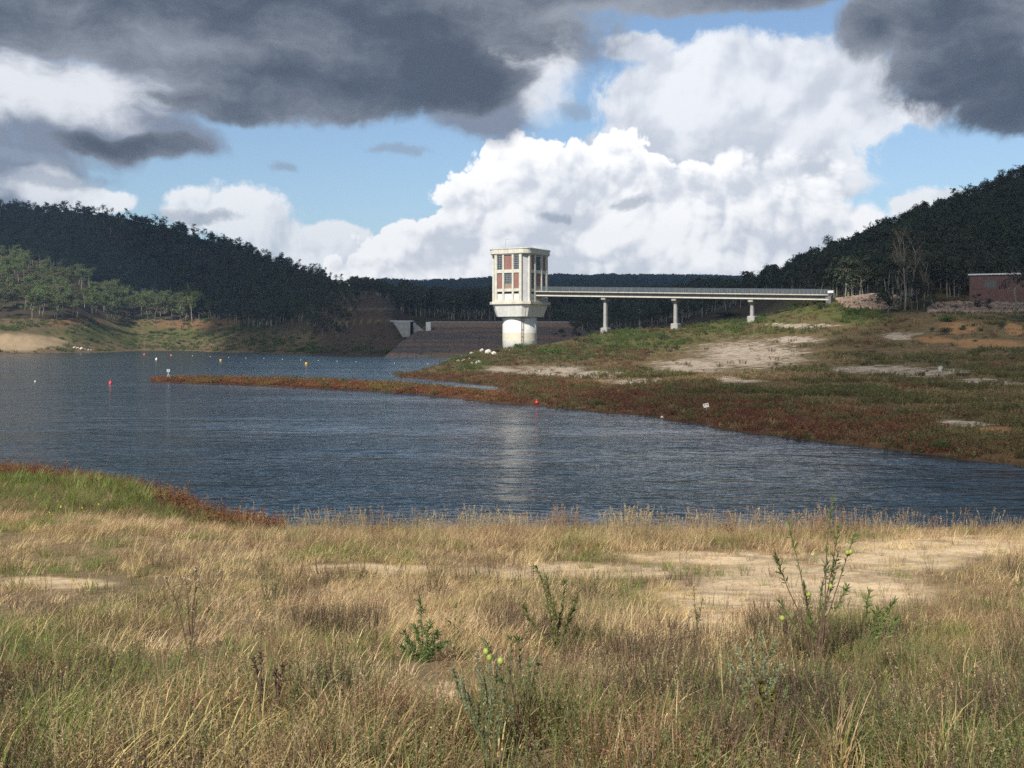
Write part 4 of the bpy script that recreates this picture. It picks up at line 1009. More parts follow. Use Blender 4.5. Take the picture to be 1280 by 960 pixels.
x, D, h, u, v, sw = x[ok], D[ok], h[ok], u[ok], v[ok], sw[ok]; n = len(x)
zone = fbm(x/1.6, D/1.6, 3, 101); zone2 = fbm(x/1.1 + 40, D/1.1, 3, 103)
r = g.uniform(0, 1, n)
pk = pickk(K_STRAW, n)
strawy = np.clip(ell(u, v, 560, 770, 420, 75) + .15, 0, 1)
low = sstep(790, 880, v)
right_ = sstep(820, 1000, u)*(v > 690)
def setk(mask, k):
    m_ = int(mask.sum()); pk[mask] = pickk(k, m_)
setk((r < .09), K_STALK)
setk((r > .22) & (r < .22 + .42*right_*(1 - low*.5)), K_RUST)
setk((zone > .53 - .12*low) & (r > .56 - .25*low) & (strawy < .9), K_GREEN)
setk((zone2 > .55 - .16*low) & (r > .34) & (r < .58 + .12*low) & (v > 690), K_HERB); r2 = g.uniform(0, 1, n); setk((low > .35) & (r2 < .16), K_HERB); setk((low > .35) & (r2 > .84), K_RUST); setk((low > .5) & (r2 > .40) & (r2 < .52), K_GREEN)
setk((zone2 < .36) & (r > .72), K_RUST)
setk((r > .86) & (strawy > .5), K_MAT)
zone3 = fbm(x/.55 + 9, D/.9, 3, 107); setk((zone3 > .63 - .05*low) & (r > .2) & (r < .62) & (v > 700), K_DEAD); setk((zone3 < .34) & (r > .3) & (r < .7) & (low > .3), K_RUST)
band = (v < 690) & (u > 300); setk(band & (r < .25), K_STALK); setk(band & (r > .86), K_RUST); setk(band & (D > 25) & (r < .20) & (zone2 > .5), K_TALL)
left = (D > 27) & (u < 345)
shore_d = np.interp(u, [-200, 0, 45, 90, 130, 165, 200, 240, 300, 360], [46, 42.5, 42, 40.5, 39.5, 38, 36, 33.5, 30.5, 29]) - D
gp_ = ell(u, v, 130, 618, 90, 24) + ell(u, v, 25, 608, 30, 14); setk(left & (gp_ + (zone - .5) > .35) & (r < .5), K_GREEN); setk(left & (v < 662) & (r < .42), K_GREEN); setk(left & (v < 668) & (r > .42) & (r < .66), K_HERB); setk(left & (r > .80), K_RUST); setk(left & (zone < .5) & (r > .5) & (r < .68), K_RUST); setk(left & (zone2 > .5) & (r > .42) & (r < .62), K_HERB)
setk(left & (shore_d < 8.0) & (gp_ > .45) & (zone2 > .42) & (r < .4), K_REED)
setk(left & (shore_d < 2.8) & (r < .13 + .08*(u < 60)), K_RED); setk(left & (shore_d < 6) & (zone2 < .5) & (r > .88), K_RED); setk(left & (shore_d > 3) & (zone2 > .5) & (r > .86), K_RUST)
sc = g.uniform(.75, 1.3, n)*np.where(D > 16, 1.12, 1.0)*np.where(sw > .2, .75, 1)
sc = np.where(left, sc*1.2, sc); sc = np.where(left & (shore_d < 4), sc*.66, sc); sc = np.where(band & (D > 22), sc*1.15, sc)
scatter('grass', np.stack([x, D, h], 1), g.uniform(0, 6.28, n), sc, pk, NK, g.normal(0, .08, (n, 2)))

# the banks across the water
FK = []
def addf(lst): i0 = len(FK); FK.extend(lst); return (i0, len(lst))
F_DRY = addf([kind(clump_grass(34, .55, (.15, .48), (.025, .05), (.1, .8), (.3, 1.5), 2), 'bankdry', 'bankdry') for _ in range(4)])
F_OLV = addf([kind(clump_herb(9, .5, (.25, .6), .13, 16, .01), 'bankolive', 'bankolive') for _ in range(4)])
F_GRN = addf([kind(clump_herb(9, .55, (.25, .7), .14, 20, .01), 'bankgreen', 'bankgreen') for _ in range(3)])
F_RED = addf([kind(clump_herb(10, .5, (.22, .5), .10, 20, .008), 'bankred', 'bankred') for _ in range(4)])
F_SPIT = addf([kind(clump_herb(11, .55, (.15, .42), .10, 20, .007), 'redweed', 'spitred') for _ in range(4)])
n = 52000
D = np.where(g.uniform(0, 1, n) < .55, g.uniform(40, 140, n), g.uniform(100, 300, n)); u = g.uniform(180, 1400, n)
x = (u - U0)/F*D; h = H(x, D); v = VH + (EYE - h)*F/D
wu_, wv_ = u + (fbm(x/9, D/9, 3, 41) - .5)*40, v + (fbm(x/6, D/6, 3, 47) - .5)*16*np.clip(60/D, .3, 1)
rw = np.zeros(n)
for q in ROCK + OCHRE: rw = np.maximum(rw, ell(wu_, wv_, *q))
zz = fbm(x/5, D/5, 3, 51); z2 = fbm(x/13, D/13, 3, 57); r = g.uniform(0, 1, n)
ok = (h > .03) & (r > sstep(.1, .5, rw)*.93) & (g.uniform(0, 1, n) < .25 + fbm(x/2.2, D/2.2, 3, 113)*1.1)
gw = np.zeros(n)
for q in GREEN: gw = np.maximum(gw, ell(wu_, wv_, *q))
pk = F_DRY[0] + g.integers(0, F_DRY[1], n)
def setf(m, k): pk[m] = k[0] + g.integers(0, k[1], int(m.sum()))
setf(zz + .15*(r - .5) > .60, F_OLV)
setf((gw > .2) & (r < .3 + .4*gw), F_OLV); setf((gw > .45) & (z2 > .5) & (r < .6), F_GRN)
redz = (h < .44) & (D < 160); setf(redz & (r < .40 + .4*(z2 - .3)), F_RED); setf(redz & (r > .93), F_OLV)
setf(~redz & (z2 < .40) & (r < .25), F_RED)
sc = g.uniform(.6, 1.25, n)*np.interp(D, [45, 150, 300], [.85, 1.15, 1.5])*np.where(redz, .9, 1)
tg = (u < 640) & (D < 150) & (h < .5) & (D > 80) & (D < np.interp(u, [180, 300, 480, 560, 640], [150, 146, 128, 116, 100]))
setf(tg, F_SPIT); setf(tg & (r > .9), F_OLV); sc = np.where(tg, sc*1.15, sc)
ok &= ~((D > 290) & (u < 900))
scatter('bank_grass', np.stack([x, D, h], 1)[ok], g.uniform(0, 6.28, int(ok.sum())), sc[ok], pk[ok], FK)
# low scrub on the far shores
n = 15000
D = g.uniform(343, 720, n); u = g.uniform(-60, 560, n); x = (u - U0)/F*D; h = H(x, D); v = VH + (EYE - h)*F/D
zz = fbm(x/12, D/12, 3, 121); ok = (h > .3) & (v > 396) & ~((u > 392) & (u < 520) & (h > 3.5) & (g.uniform(0, 1, n) < .85)) & (g.uniform(0, 1, n) < .2 + sstep(.38, .6, zz)*.9) & ~((ell(u, v, 10, 426, 80, 12) > .3))
pk = np.where(zz > .54, F_GRN[0] + g.integers(0, 3, n), np.where(g.uniform(0, 1, n) < .5, F_OLV[0] + g.integers(0, 4, n), F_DRY[0] + g.integers(0, 4, n)))
scatter('shore_scrub', np.stack([x, D, h], 1)[ok], g.uniform(0, 6.28, int(ok.sum())), g.uniform(1.0, 2.6, n)[ok], pk[ok], FK)

# ------------------------------------------------------------------ bushes one can tell apart
def bush(seed, nl=900, leaf=.13):
    gg = np.random.default_rng(seed); st, fo = MB(), MB()
    for k in range(9):
        a = gg.uniform(0, 6.28); rr = gg.uniform(.2, .8); e = np.array([cos(a)*rr, sin(a)*rr, gg.uniform(.45, 1.0)*(1 - .25*rr)])
        st.tube([(0, 0, -.15), e*.5 + [0, 0, .1], e], [.03, .02, .008], 4)
        q = gg.normal(size=(nl//9, 3)); q /= np.linalg.norm(q, axis=1)[:, None]
        c = e*.85 + q*gg.uniform(.1, .42, (nl//9, 1))*[1, 1, .75]; c[:, 2] = np.maximum(c[:, 2], .03)
        fo.leaves(c, q + gg.normal(size=q.shape)*.6, leaf*gg.uniform(.6, 1.3, len(c)), leaf*.5, np.clip(gg.uniform(0, .6) + gg.uniform(0, .4, len(c)), 0, 1))
    return fo.mesh('foliage'), st.mesh('stem')
BU = [bush(500 + i) for i in range(4)]
def put_bush(u, v, wpx, hr, mat, label, group=None, D=None, i=[0]):
    p = ground_v(u, v, 36) if D is None else on_ground(u, D); s = wpx/F*p[1]/1.9; i[0] += 1
    o = empty('bush', p, i[0]*1.7); o.scale = (s, s, s*hr)
    fo, st = BU[i[0] % 4]
    for nm, me, mt in (('foliage', fo, M[mat]), ('stem', st, M['bark'])):
        c = bpy.data.objects.new(nm, me); col.objects.link(c); c.parent = o
        if not me.materials: me.materials.append(None)
        c.material_slots[0].link = 'OBJECT'; c.material_slots[0].material = mt
    return tag(o, label, 'bush', group)
for q in [(1030, 386, 22, .7, 'bankgreen', 'rounded green bush just below the bridge end'), (830, 425, 18, .75, 'gum_dark', 'small dark bush alone on the grass below the second bridge pier'),
          (1166, 415, 9, 1.3, 'gum_dark', 'narrow dark bush at the left end of the ochre soil patch'), (1181, 418, 22, .8, 'gum_dark', 'broad dark bush in front of the ochre soil bank'),
          (1206, 411, 10, .9, 'bankgreen', 'small green bush in the middle of the ochre soil bank'), (1216, 408, 8, .9, 'gum_dark', 'tiny dark bush right of the small green one on the ochre bank'),
          (1254, 413, 15, 1.5, 'gum_dark', 'tall dark bush beside the right ochre soil patch'), (1272, 402, 30, .6, 'gum_dark', 'wide low dark bush above the right ochre soil patch'),
          (1190, 402, 34, .35, 'bankgreen', 'long low green bush above the ochre soil bank'), (1064, 392, 44, .3, 'bankgreen', 'spreading bright green bush on the slope under the stony bank'),
          (996, 484, 13, .8, 'rusty', 'reddish brown bush under the pale rock slab'), (1042, 470, 15, .8, 'rusty', 'reddish brown bush at the foot of the rocky slope'),
          (1182, 562, 34, .6, 'bankgreen', 'green bush near the water on the right bank'), (1262, 560, 30, .55, 'redweed', 'red bush near the water at the right edge'),
          (652, 437, 30, .5, 'bankgreen', 'green bush hiding the right foot of the tower column'), (690, 444, 42, .4, 'bankgreen', 'wide green bush on the bank right of the tower'),
          (622, 441, 16, .55, 'gum_dark', 'dark bush by the left foot of the tower column'), (555, 462, 12, .7, 'rusty', 'brown bush at the tip of the white boulder bank'),
          (770, 436, 30, .35, 'bankgreen', 'low green bush below the first bridge pier'), (730, 430, 36, .45, 'bankolive', 'olive bush between the tower and the first bridge pier'),
          (342, 473.5, 24, .55, 'redweed', 'rounded red bush on top of the red weed spit'), (258, 473, 14, .4, 'bankolive', 'low olive bush near the tip of the red weed spit'),
          (908, 395, 60, .18, 'bankolive', 'long low olive bush under the right bridge span')]:
    put_bush(*q)
gb = np.random.default_rng(3)
for k in range(26):
    u = gb.uniform(70, 300); v = gb.uniform(405, 432)
    p = ground_v(u, v, 300)
    if p[1] > 740 or p[2] < .5: continue
    put_bush(u, v, gb.uniform(7, 15), .5, gb.choice(['bankgreen', 'bankgreen', 'herb']), 'low green bush on the sunlit grassy left shore', 'bushes on the left shore', D=p[1])
for k in range(22):
    u = gb.uniform(310, 470); v = gb.uniform(424, 440); p = ground_v(u, v, 300)
    if p[1] > 560 or p[2] < .4: continue
    put_bush(u, v, gb.uniform(6, 14), .6, 'herb', 'dark bush on the shaded brown shore below the hill', 'bushes on the shaded far shore', D=p[1])
for u, D, s, lab in ((722, 372, .62, 'dark rounded tree between the tower and the first bridge pier'), (736, 392, .6, 'dark tree just left of the first bridge pier'), (703, 388, .42, 'small dark tree at the right end of the dam crest'),
                     (764, 375, .45, 'dark tree behind the first bridge pier'), (693, 392, .32, 'lowest dark tree on the dam crest beside the tower'), (800, 350, .5, 'dark tree behind the bank between the first two piers')):
    tree('gum_tree', DK[int(u) % 3], on_ground(u, D), s, u, lab)

gb = np.random.default_rng(8)
for k in range(64):
    u = gb.uniform(640, 1290); v = gb.uniform(408, 505); p = ground_v(u, v, 60)
    if p[2] < .35 or p[1] > 290: continue
    put_bush(u, v, gb.uniform(5, 15)*(.7 + (v - 400)/160), gb.uniform(.45, .8), gb.choice(['gum_dark', 'rusty', 'gum_dark', 'bankolive', 'deadherb']), 'low scrubby bush scattered on the open slope of the right bank', 'scrubby bushes on the right bank', D=p[1])
# ------------------------------------------------------------------ boulders, rubble, buoys, sign
M['rock'] = mat_surface('white_boulder', (.62, .58, .52), (.45, .42, .38), 1.2, .9, .5, c3=(.30, .28, .25), s3=.9)
M['rockg'] = mat_surface('grey_boulder', (.36, .35, .34), (.25, .24, .23), 1.2, .9, .5)
M['rubble'] = mat_surface('reddish_rubble', (.42, .29, .21), (.26, .18, .14), .9, .9, .4, c3=(.42, .36, .31), s3=.7)
def rock_mesh(seed, sub=2):
    import bmesh
    gg = np.random.default_rng(seed); bm = bmesh.new(); bmesh.ops.create_icosphere(bm, subdivisions=sub, radius=1)
    pl = gg.normal(size=(9, 3)); pl /= np.linalg.norm(pl, axis=1)[:, None]; off = gg.uniform(.55, .9, 9)
    for vv in bm.verts:
        c = np.array(vv.co)
        for q, o_ in zip(pl, off):
            e = c @ q - o_
            if e > 0: c = c - q*e*.9
        vv.co = c*(1 + .05*gg.normal())
    me = bpy.data.meshes.new('boulder'); bm.to_mesh(me); bm.free()
    me.polygons.foreach_set('use_smooth', np.zeros(len(me.polygons), dtype=bool)); return me
RK = [rock_mesh(600 + i) for i in range(6)]
for me in RK: me.materials.append(M['rock'])
def boulder(u, v, w, label, h=.8, D=None, grp='white boulders on the bank left of the tower', mat=None, i=[0]):
    p = ground_v(u, v, 36) if D is None else on_ground(u, D); i[0] += 1; s = w/F*p[1]/2
    o = bpy.data.objects.new('boulder', RK[i[0] % 6]); col.objects.link(o)
    o.location = p + [0, 0, s*h*.35]; o.scale = (s, s*.9, s*h); o.rotation_euler = (0, 0, i[0]*2.1)
    if mat: o.material_slots[0].link = 'OBJECT'; o.material_slots[0].material = mat
    return tag(o, label, 'boulder', grp)
for q in [(602.5, 441, 8, 'large white boulder at the left end of the biggest row near the tower', 1.0), (610.5, 442.5, 10, 'largest white boulder in the row nearest the tower column', 1.0), (617, 443, 7, 'white boulder at the right end of the row nearest the tower column', .9),
          (589.5, 443.5, 7.5, 'lone flat white boulder below the boulder row by the tower', .7), (594.5, 443.5, 3, 'small white stone touching the lone flat boulder', .8),
          (573, 453.5, 6, 'tilted white boulder on the left slope of the boulder bank', 1.0), (579.5, 453, 7, 'white boulder in the middle of the boulder bank', .9), (586.5, 449, 3.2, 'small white stone above the middle boulder', .9),
          (575.5, 455.5, 3.2, 'small white stone below the tilted boulder', .8), (590, 456, 7, 'low rounded white boulder near the foot of the boulder bank', .7), (597.3, 455.5, 8.5, 'big rounded white boulder at the right foot of the boulder bank', 1.0),
          (566, 459.5, 9, 'long flat pale boulder lowest and closest to the water', .45), (577.5, 457.5, 4.5, 'flat white stone between the lower boulders', .6), (582, 448.5, 3, 'smallest white stone at the top of the boulder bank', .8),
          (636.5, 440, 4, 'white stone leaning against the foot of the tower column', 1.3), (632.5, 438.5, 3, 'little white stone at the left foot of the tower column', .9)]:
    boulder(*q)
for q in [(93, 434.5, 5, 'white boulder at the left end of the far shore pile'), (97.5, 433.5, 5, 'upper white boulder in the far shore pile'), (102, 434, 5.5, 'broad white boulder in the middle of the far shore pile'),
          (106.5, 434, 4.5, 'white boulder right of the middle in the far shore pile'), (110, 435.3, 4, 'low white boulder near the right end of the far shore pile'), (113.8, 435.6, 3.4, 'last small white boulder at the right end of the far shore pile')]:
    boulder(*q, h=.8, grp='white boulders on the far left shore', D=505)
boulder(1175, 463, 8.5, 'upright grey boulder standing on the right bank', 1.1, None, 'single stones on the right bank', M['rockg'])
boulder(828, 523, 5, 'small white stone close to the water on the right bank', .9, None, 'single stones on the right bank')
boulder(1118, 388, 5, 'white stone under the dense dark gum tree', .8, None, 'single stones on the right bank')
gr = np.random.default_rng(9); P2, S2 = [], []
for k in range(6000):
    if k % 2: u = gr.uniform(1038, 1125); v = gr.uniform(362, 387 - 6*(u < 1050)); d0 = 236
    else: u = gr.uniform(1160, 1330); v = gr.uniform(378.5, 392); d0 = 233
    D_ = gr.uniform(234, 264); p = on_ground(u, D_); vv = VH + (EYE - p[2])*F/D_
    if k % 2 and not (364 < vv < 386 + (u - 1080)*.05 and u < 1122 and D_ < 262 and vv < 366 + (u - 1036)*.9): continue
    if not k % 2 and not (378.5 < vv < 391.2): continue
    P2.append(p + [0, 0, .1]); S2.append(np.array([gr.uniform(.7, 1.4), gr.uniform(.7, 1.2), gr.uniform(.5, .9)])*gr.uniform(.22, .62))
RB = [rock_mesh(700 + i, 1) for i in range(5)]
for me in RB: me.materials.append(M['rubble'])
scatter('rubble', np.array(P2), gr.uniform(0, 6.28, len(P2)), np.array(S2), gr.integers(0, 5, len(P2)), RB, gr.normal(0, .4, (len(P2), 2)))

def paint(name, c): return mat_plain(name, c, .4)
M['red'] = paint('red_plastic', (.55, .035, .03)); M['yellow'] = paint('yellow_plastic', (.60, .36, .05)); M['wht'] = paint('white_plastic', (.70, .68, .62)); M['blk'] = paint('black_rubber', (.02, .02, .02))
def lathe(mb, prof, n=20): mb.loft([[(r*cos(a), r*sin(a), z) for a in np.arange(n)/n*2*pi] for r, z in prof])
def water_at(u, v): D = EYE*F/(v - VH); return ((u - U0)/F*D, D, 0)
def buoy(u, v, w, mat, shape, label, group=None):
    w *= .7; p = water_at(u, v + w*.45); s = w/F*p[1]
    t_ = tag(empty('buoy', p), label, 'buoy', group); mb = MB()
    if shape == 'cone': lathe(mb, [(.12*s, -.3*s), (.5*s, -.12*s), (.52*s, .12*s), (.40*s, .45*s), (.2*s, .85*s), (.06*s, 1.0*s)])
    elif shape == 'can': lathe(mb, [(.2*s, -.35*s), (.5*s, -.2*s), (.5*s, .55*s), (.44*s, .68*s), (.2*s, .74*s)])
    else: lathe(mb, [(.15*s, -.42*s), (.42*s, -.25*s), (.5*s, .05*s), (.42*s, .32*s), (.15*s, .48*s)])
    mb.build('body', mat, t_, True)
    mb = MB(); top = {'cone': 1.0, 'can': .74, 'ball': .48}[shape]*s; mb.tube([(0, 0, top - .03*s), (0, 0, top + .22*s)], .05*s, 6); mb.build('lifting_eye', M['steel'], t_)
    mb = MB(); r_ = {'cone': .53, 'can': .505, 'ball': .5}[shape]*s; lathe(mb, [(r_*.98, -.04*s), (r_*1.02, 0), (r_*.98, .05*s)]); mb.build('band', M['blk'] if shape != 'ball' else M['wht'], t_, True)
    return t_
buoy(138, 478, 6.2, M['red'], 'cone', 'largest red buoy floating alone left of the red weed spit')
buoy(180.5, 442, 4.4, M['red'], 'ball', 'small red buoy near the left shore, left one of a pair')
buoy(214, 443, 4.4, M['red'], 'ball', 'small red buoy near the left shore, right one of a pair')
buoy(195.5, 448.5, 4, M['wht'], 'cone', 'pale cone shaped buoy below the pair of small red buoys')
buoy(276, 450, 4.6, M['yellow'], 'can', 'yellow buoy in the middle of the far water')
buoy(383, 454, 5.2, M['yellow'], 'can', 'yellow can buoy nearest the tower beyond the spit')
for u, v in ((240.6, 444), (263, 445), (286, 446), (307.5, 447), (330, 447.5), (353, 448.5), (376, 449.3), (398, 450), (421.5, 450.8), (445, 451.4), (493, 453), (535, 454.2)):
    p = water_at(u, v + .8); s = 1.1/F*p[1]; mb = MB(); lathe(mb, [(.2*s, -.4*s), (.5*s, -.1*s), (.5*s, .25*s), (.2*s, .5*s)], 12)
    o = mb.build('line_float', M['wht'], None, True); o.location = p; tag(o, 'tiny white float in the line of floats across the far water', 'float', 'floats strung across the water')
p = water_at(44, 477); mb = MB(); lathe(mb, [(.03, -.1), (.1, -.03), (.1, .08), (.03, .14)], 12); o = mb.build('line_float', M['wht'], None, True); o.location = p; tag(o, 'single white float left of the largest red buoy', 'float')
# grey marker on the tip of the spit, red marker in the weeds, little notice
p = on_ground(210.5, 137.5); t_ = tag(empty('marker_post', p), 'grey marker post with tripod foot on the tip of the red weed spit', 'marker')
mb = MB(); mb.tube([(0, 0, 0), (0, 0, 1.25)], .07, 8); mb.box((-.2, -.05, .95), (.2, .05, 1.3)); mb.build('post', M['steel'], t_)
for k in range(3):
    a = k*2.1; mb = MB(); mb.tube([(cos(a)*.42, sin(a)*.42, -.1), (0, 0, .75)], .045, 6); mb.build('leg', M['steel'], t_)
p = ground_v(671, 505, 60); t_ = tag(empty('buoy', p), 'small red buoy stranded in the red weeds on the right bank', 'buoy'); s = .17
mb = MB(); lathe(mb, [(.3*s, 0), (1.0*s, .35*s), (.9*s, .9*s), (.4*s, 1.6*s), (.1*s, 1.8*s)]); mb.build('body', M['red'], t_, True)
mb = MB(); mb.tube([(0, 0, 1.78*s), (0, 0, 2.2*s)], .1*s, 6); mb.build('lifting_eye', M['steel'], t_)
p = ground_v(884.5, 515, 60); t_ = tag(empty('notice_sign', p, R(8)), 'small tilted white sign with two red symbols in the weeds near the water', 'sign')
k = p[1]/F
sg = bpy.data.objects.new('board', None)
mb = MB(); mb.box((-3.6*k, -.02, 5.6*k), (3.6*k, .02, 10.8*k)); bd = bevel(mb.build('board', M['wht'], t_), .01); pass
bpy.data.objects.remove(sg)
for cx in (-1.7, 1.5):
    mb = MB(); th = np.arange(16)/16*2*pi
    mb.loft([[(cx*k + r_*k*cos(a), y_, 9.3*k + r_*k*.75*sin(a)) for a in th] for r_, y_ in ((1.05, -.021), (1.05, -.03))]); mb.box(((cx - .9)*k, -.034, 9.15*k), ((cx + .9)*k, -.0305, 9.45*k))
    mb.build('symbol', M['red'], bd)
mb = MB(); mb.tube([(0, .05, -.4), (0, .05, 9.8*k)], .03, 6); mb.build('post', M['steel'], t_)
t_.rotation_euler = (R(-4), R(-13), R(8))

# ------------------------------------------------------------------ single plants in the foreground
M['lance'] = mat_plant('milkweed_leaves', (.10, .13, .04), (.23, .27, .09), None, .3, .5, .45, .1)
M['lance_dk'] = mat_plant('dark_thistle_leaves', (.05, .085, .03), (.11, .155, .05), None, .3, .3, .5, .1)
M['wormwood'] = mat_plant('grey_green_leaves', (.12, .14, .075), (.28, .30, .18), None, .3, .3, .7, .1)
M['yellowleaf'] = mat_plant('yellowing_leaves', (.10, .11, .03), (.26, .23, .06), None, .3, .4, .5, .1)
M['stem_br'] = mat_surface('brown_stems', (.13, .085, .055), (.075, .05, .035), 30, .8, 0)
M['stem_gr'] = mat_surface('green_stems', (.12, .14, .05), (.09, .10, .04), 30, .8, 0)
M['fruit'] = mat_surface('green_yellow_pods', (.31, .35, .08), (.22, .27, .05), 40, .55, .1)
M['seedhead'] = mat_surface('pale_seed_heads', (.46, .36, .24), (.32, .23, .14), 60, .9, 0)
gp = np.random.default_rng(21)
def plant(name, label, bu, bv, stems, leafmat='lance', stemmat='stem_br', leaf=.06, lw=.16, per=70, r0=.006, fruits=(), heads=(), spread=.05, start=.35, updir=1.0, D=None, cat='plant', group=None, fr=.019):
    p = ground_v(bu, bv, 3.5) if D is None else on_ground(bu, D); k = p[1]/F; z0 = VH + (EYE - p[2])*F/p[1]
    root = tag(empty(name, p), label, cat, group); st, lf = MB(), MB(); tips = []
    for s in stems:
        tu, tv = s[0], s[1]; f0 = s[2] if len(s) > 2 else start; bx = s[3] if len(s) > 3 else bu
        dy = gp.normal()*.12*((z0 - tv)*k); tip = np.array([(tu - bu)*k, dy, (z0 - tv)*k]); b = np.array([(bx - bu)*k + gp.normal()*.01, gp.normal()*.02, -.05])
        m1 = b*.65 + tip*.35 + np.array([-(tip[0] - b[0])*.10, 0, abs(tip[0] - b[0])*.10]) + gp.normal(size=3)*.012; m2 = b*.3 + tip*.7 + np.array([-(tip[0] - b[0])*.06, 0, .01]) + gp.normal(size=3)*.012
        pts = np.array([b, m1, m2, tip]); st.tube(pts, [r0, r0*.8, r0*.6, r0*.3], 5); tips.append(pts)
        ff = f0 + (1 - f0)*gp.uniform(0, 1, per)**.75; c = np.stack([np.interp(ff, [0, .35, .7, 1], pts[:, i]) for i in range(3)], 1)
        ax = (tip - m2)/np.linalg.norm(tip - m2); d = gp.normal(size=(per, 3))*.62 + ax*updir
        lf.leaves(c, d, leaf*gp.uniform(.5, 1.15, per), leaf*lw, np.clip(gp.uniform(0, .7) + gp.uniform(0, .35, per), 0, 1))
    st.build('stem', M[stemmat], root)
    if per: lf.build('foliage', M[leafmat], root)
    def nearest(q): return min((pts[i] + (pts[i+1] - pts[i])*f for pts in tips for i in range(3) for f in (0, .25, .5, .75, 1)), key=lambda c: np.hypot(c[0] - q[0], c[2] - q[2]))
    for fu, fv in fruits:
        q = np.array([(fu - bu)*k, 0, (z0 - fv)*k]); c = nearest(q); q[1] = c[1] - .02
        mb = MB(); mb.tube([c, (c + q)/2 + [0, 0, .015], q], .0018, 4)
        f = MB(); R_ = fr*gp.uniform(.85, 1.1); th = np.arange(14)/14*2*pi
        f.loft([[tuple(q + np.array([R_*sin(ph)*cos(a), R_*sin(ph)*sin(a), -R_ + 1.15*R_*cos(ph)])) for a in th] for ph in np.linspace(3.0, .12, 9)])
        fo = f.build('fruit', M['fruit'], root, True); mb.build('stalk', M['stem_gr'], fo)
    for hu, hv in heads:
        q = np.array([(hu - bu)*k, 0, (z0 - hv)*k]); c = nearest(q); q[1] = c[1]
        mb = MB(); m_ = 26; dd_ = gp.normal(size=(m_, 3)) + [0, 0, .5]; mb.leaves(np.repeat(q[None], m_, 0), dd_, .026, .011, gp.uniform(0, 1, m_)); mb.tube([c, q], .0018, 4)
        mb.build('seed_head', M['seedhead'], root)
    return root
plant('milkweed_bush', 'tallest sparse milkweed bush with dark stems and lime green pods', 1020, 838,
      [(1043, 622, .55), (1046, 655, .6), (985, 655, .62), (966, 692, .75), (1076, 662, .6), (1048, 690, .55), (1037, 705, .5), (975, 752, .5), (1062, 735, .7), (1008, 735, .6), (1033, 760, .6), (1012, 770, .7)], leaf=.07, lw=.17, per=52, r0=.007,
      fruits=[(1062, 690), (978, 770), (1012, 741), (1037, 729), (1066, 689)])
plant('milkweed_bush', 'leafy light green milkweed with a leaning tip in the straw grass', 697, 818,
      [(669, 703, .3), (683, 722, .4), (722, 738, .35), (706, 728, .35), (655, 760, .6), (692, 745, .3), (716, 760, .3), (700, 770, .2)], leafmat='lance', stemmat='stem_gr', leaf=.06, lw=.19, per=85, r0=.006)
plant('milkweed_bush', 'small drooping dark green milkweed right of the tallest bush', 1072, 858, [(1119, 752, .6), (1108, 770, .6), (1098, 762, .65), (1124, 775, .75), (1080, 735, .7)], leaf=.065, lw=.18, per=50, stemmat='stem_gr', r0=.005)
plant('thistle', 'dark green bushy thistle with one upright spike in the straw grass', 530, 828, [(523, 746, .2), (505, 790, .1), (548, 790, .1), (515, 782, .1), (538, 778, .1), (560, 800, .15), (500, 806, .1), (552, 806, .1)], leafmat='lance_dk', stemmat='stem_gr', leaf=.06, lw=.2, per=110, r0=.005, updir=.6)
plant('wormwood', 'grey green silvery leaved weed in front of the lime green pods', 610, 962, [(596, 818, .2), (622, 836, .2), (612, 828, .2), (631, 846, .2), (606, 850, .2), (566, 838, .6), (578, 845, .55), (586, 862, .5), (640, 880, .2), (600, 880, .1)], leafmat='wormwood', stemmat='stem_gr', leaf=.018, lw=.5, per=120, r0=.0035, updir=.9)
plant('balloon_plant', 'thin dark stemmed weed carrying three lime green balloon pods', 652, 945, [(607, 808, .8), (640, 795, .55), (648, 800, .6), (662, 830, .6), (672, 828, .6), (628, 850, .9)], leafmat='lance_dk', leaf=.045, per=24, r0=.0045, fruits=[(607, 815), (611.5, 823), (625.5, 826)], fr=.014)
plant('wormwood', 'broad grey green shrub with yellowing lower leaves beside the tall tussock', 948, 915, [(912, 830, .2), (925, 812, .2), (940, 800, .2), (955, 790, .3), (970, 800, .3), (975, 830, .2), (930, 850, .1), (962, 850, .1), (915, 870, .1), (985, 860, .2)], leafmat='wormwood', stemmat='stem_br', leaf=.022, lw=.5, per=150, r0=.004, updir=.8)
plant('wormwood', 'yellow green leafy weed at the foot of the broad grey green shrub', 955, 925, [(935, 860, .1), (950, 850, .1), (968, 865, .1), (925, 885, .1), (975, 890, .1)], leafmat='yellowleaf', leaf=.036, lw=.5, per=120, r0=.006, updir=.4)
plant('dead_weed', 'dry brown weed topped with pale seed heads in the straw grass', 238, 822, [(210, 726, .9), (224, 730, .9), (240, 716, .9), (252, 728, .9), (232, 735, .85), (262, 760, .8), (245, 750, .8)], leafmat='deadherb', leaf=.035, per=20, r0=.007, heads=[(208, 722), (222, 727), (240, 714), (242, 728), (255, 722), (230, 728), (246, 758)])
plant('dead_weed', 'blackish dead weed with forked bare stems near the bottom edge', 335, 912, [(330, 812, .8), (318, 825, .8), (355, 832, .8), (342, 845, .8), (327, 850, .7), (350, 860, .7)], leafmat='deadherb', leaf=.04, per=36, r0=.0075)
plant('dead_weed', 'dried weed with pale heads at the left edge of the picture', 18, 770, [(2, 690, .9), (22, 704, .9), (30, 712, .9), (10, 720, .8)], leafmat='herb', leaf=.025, per=14, r0=.004, heads=[(3, 686), (22, 702), (27, 706), (32, 712)])
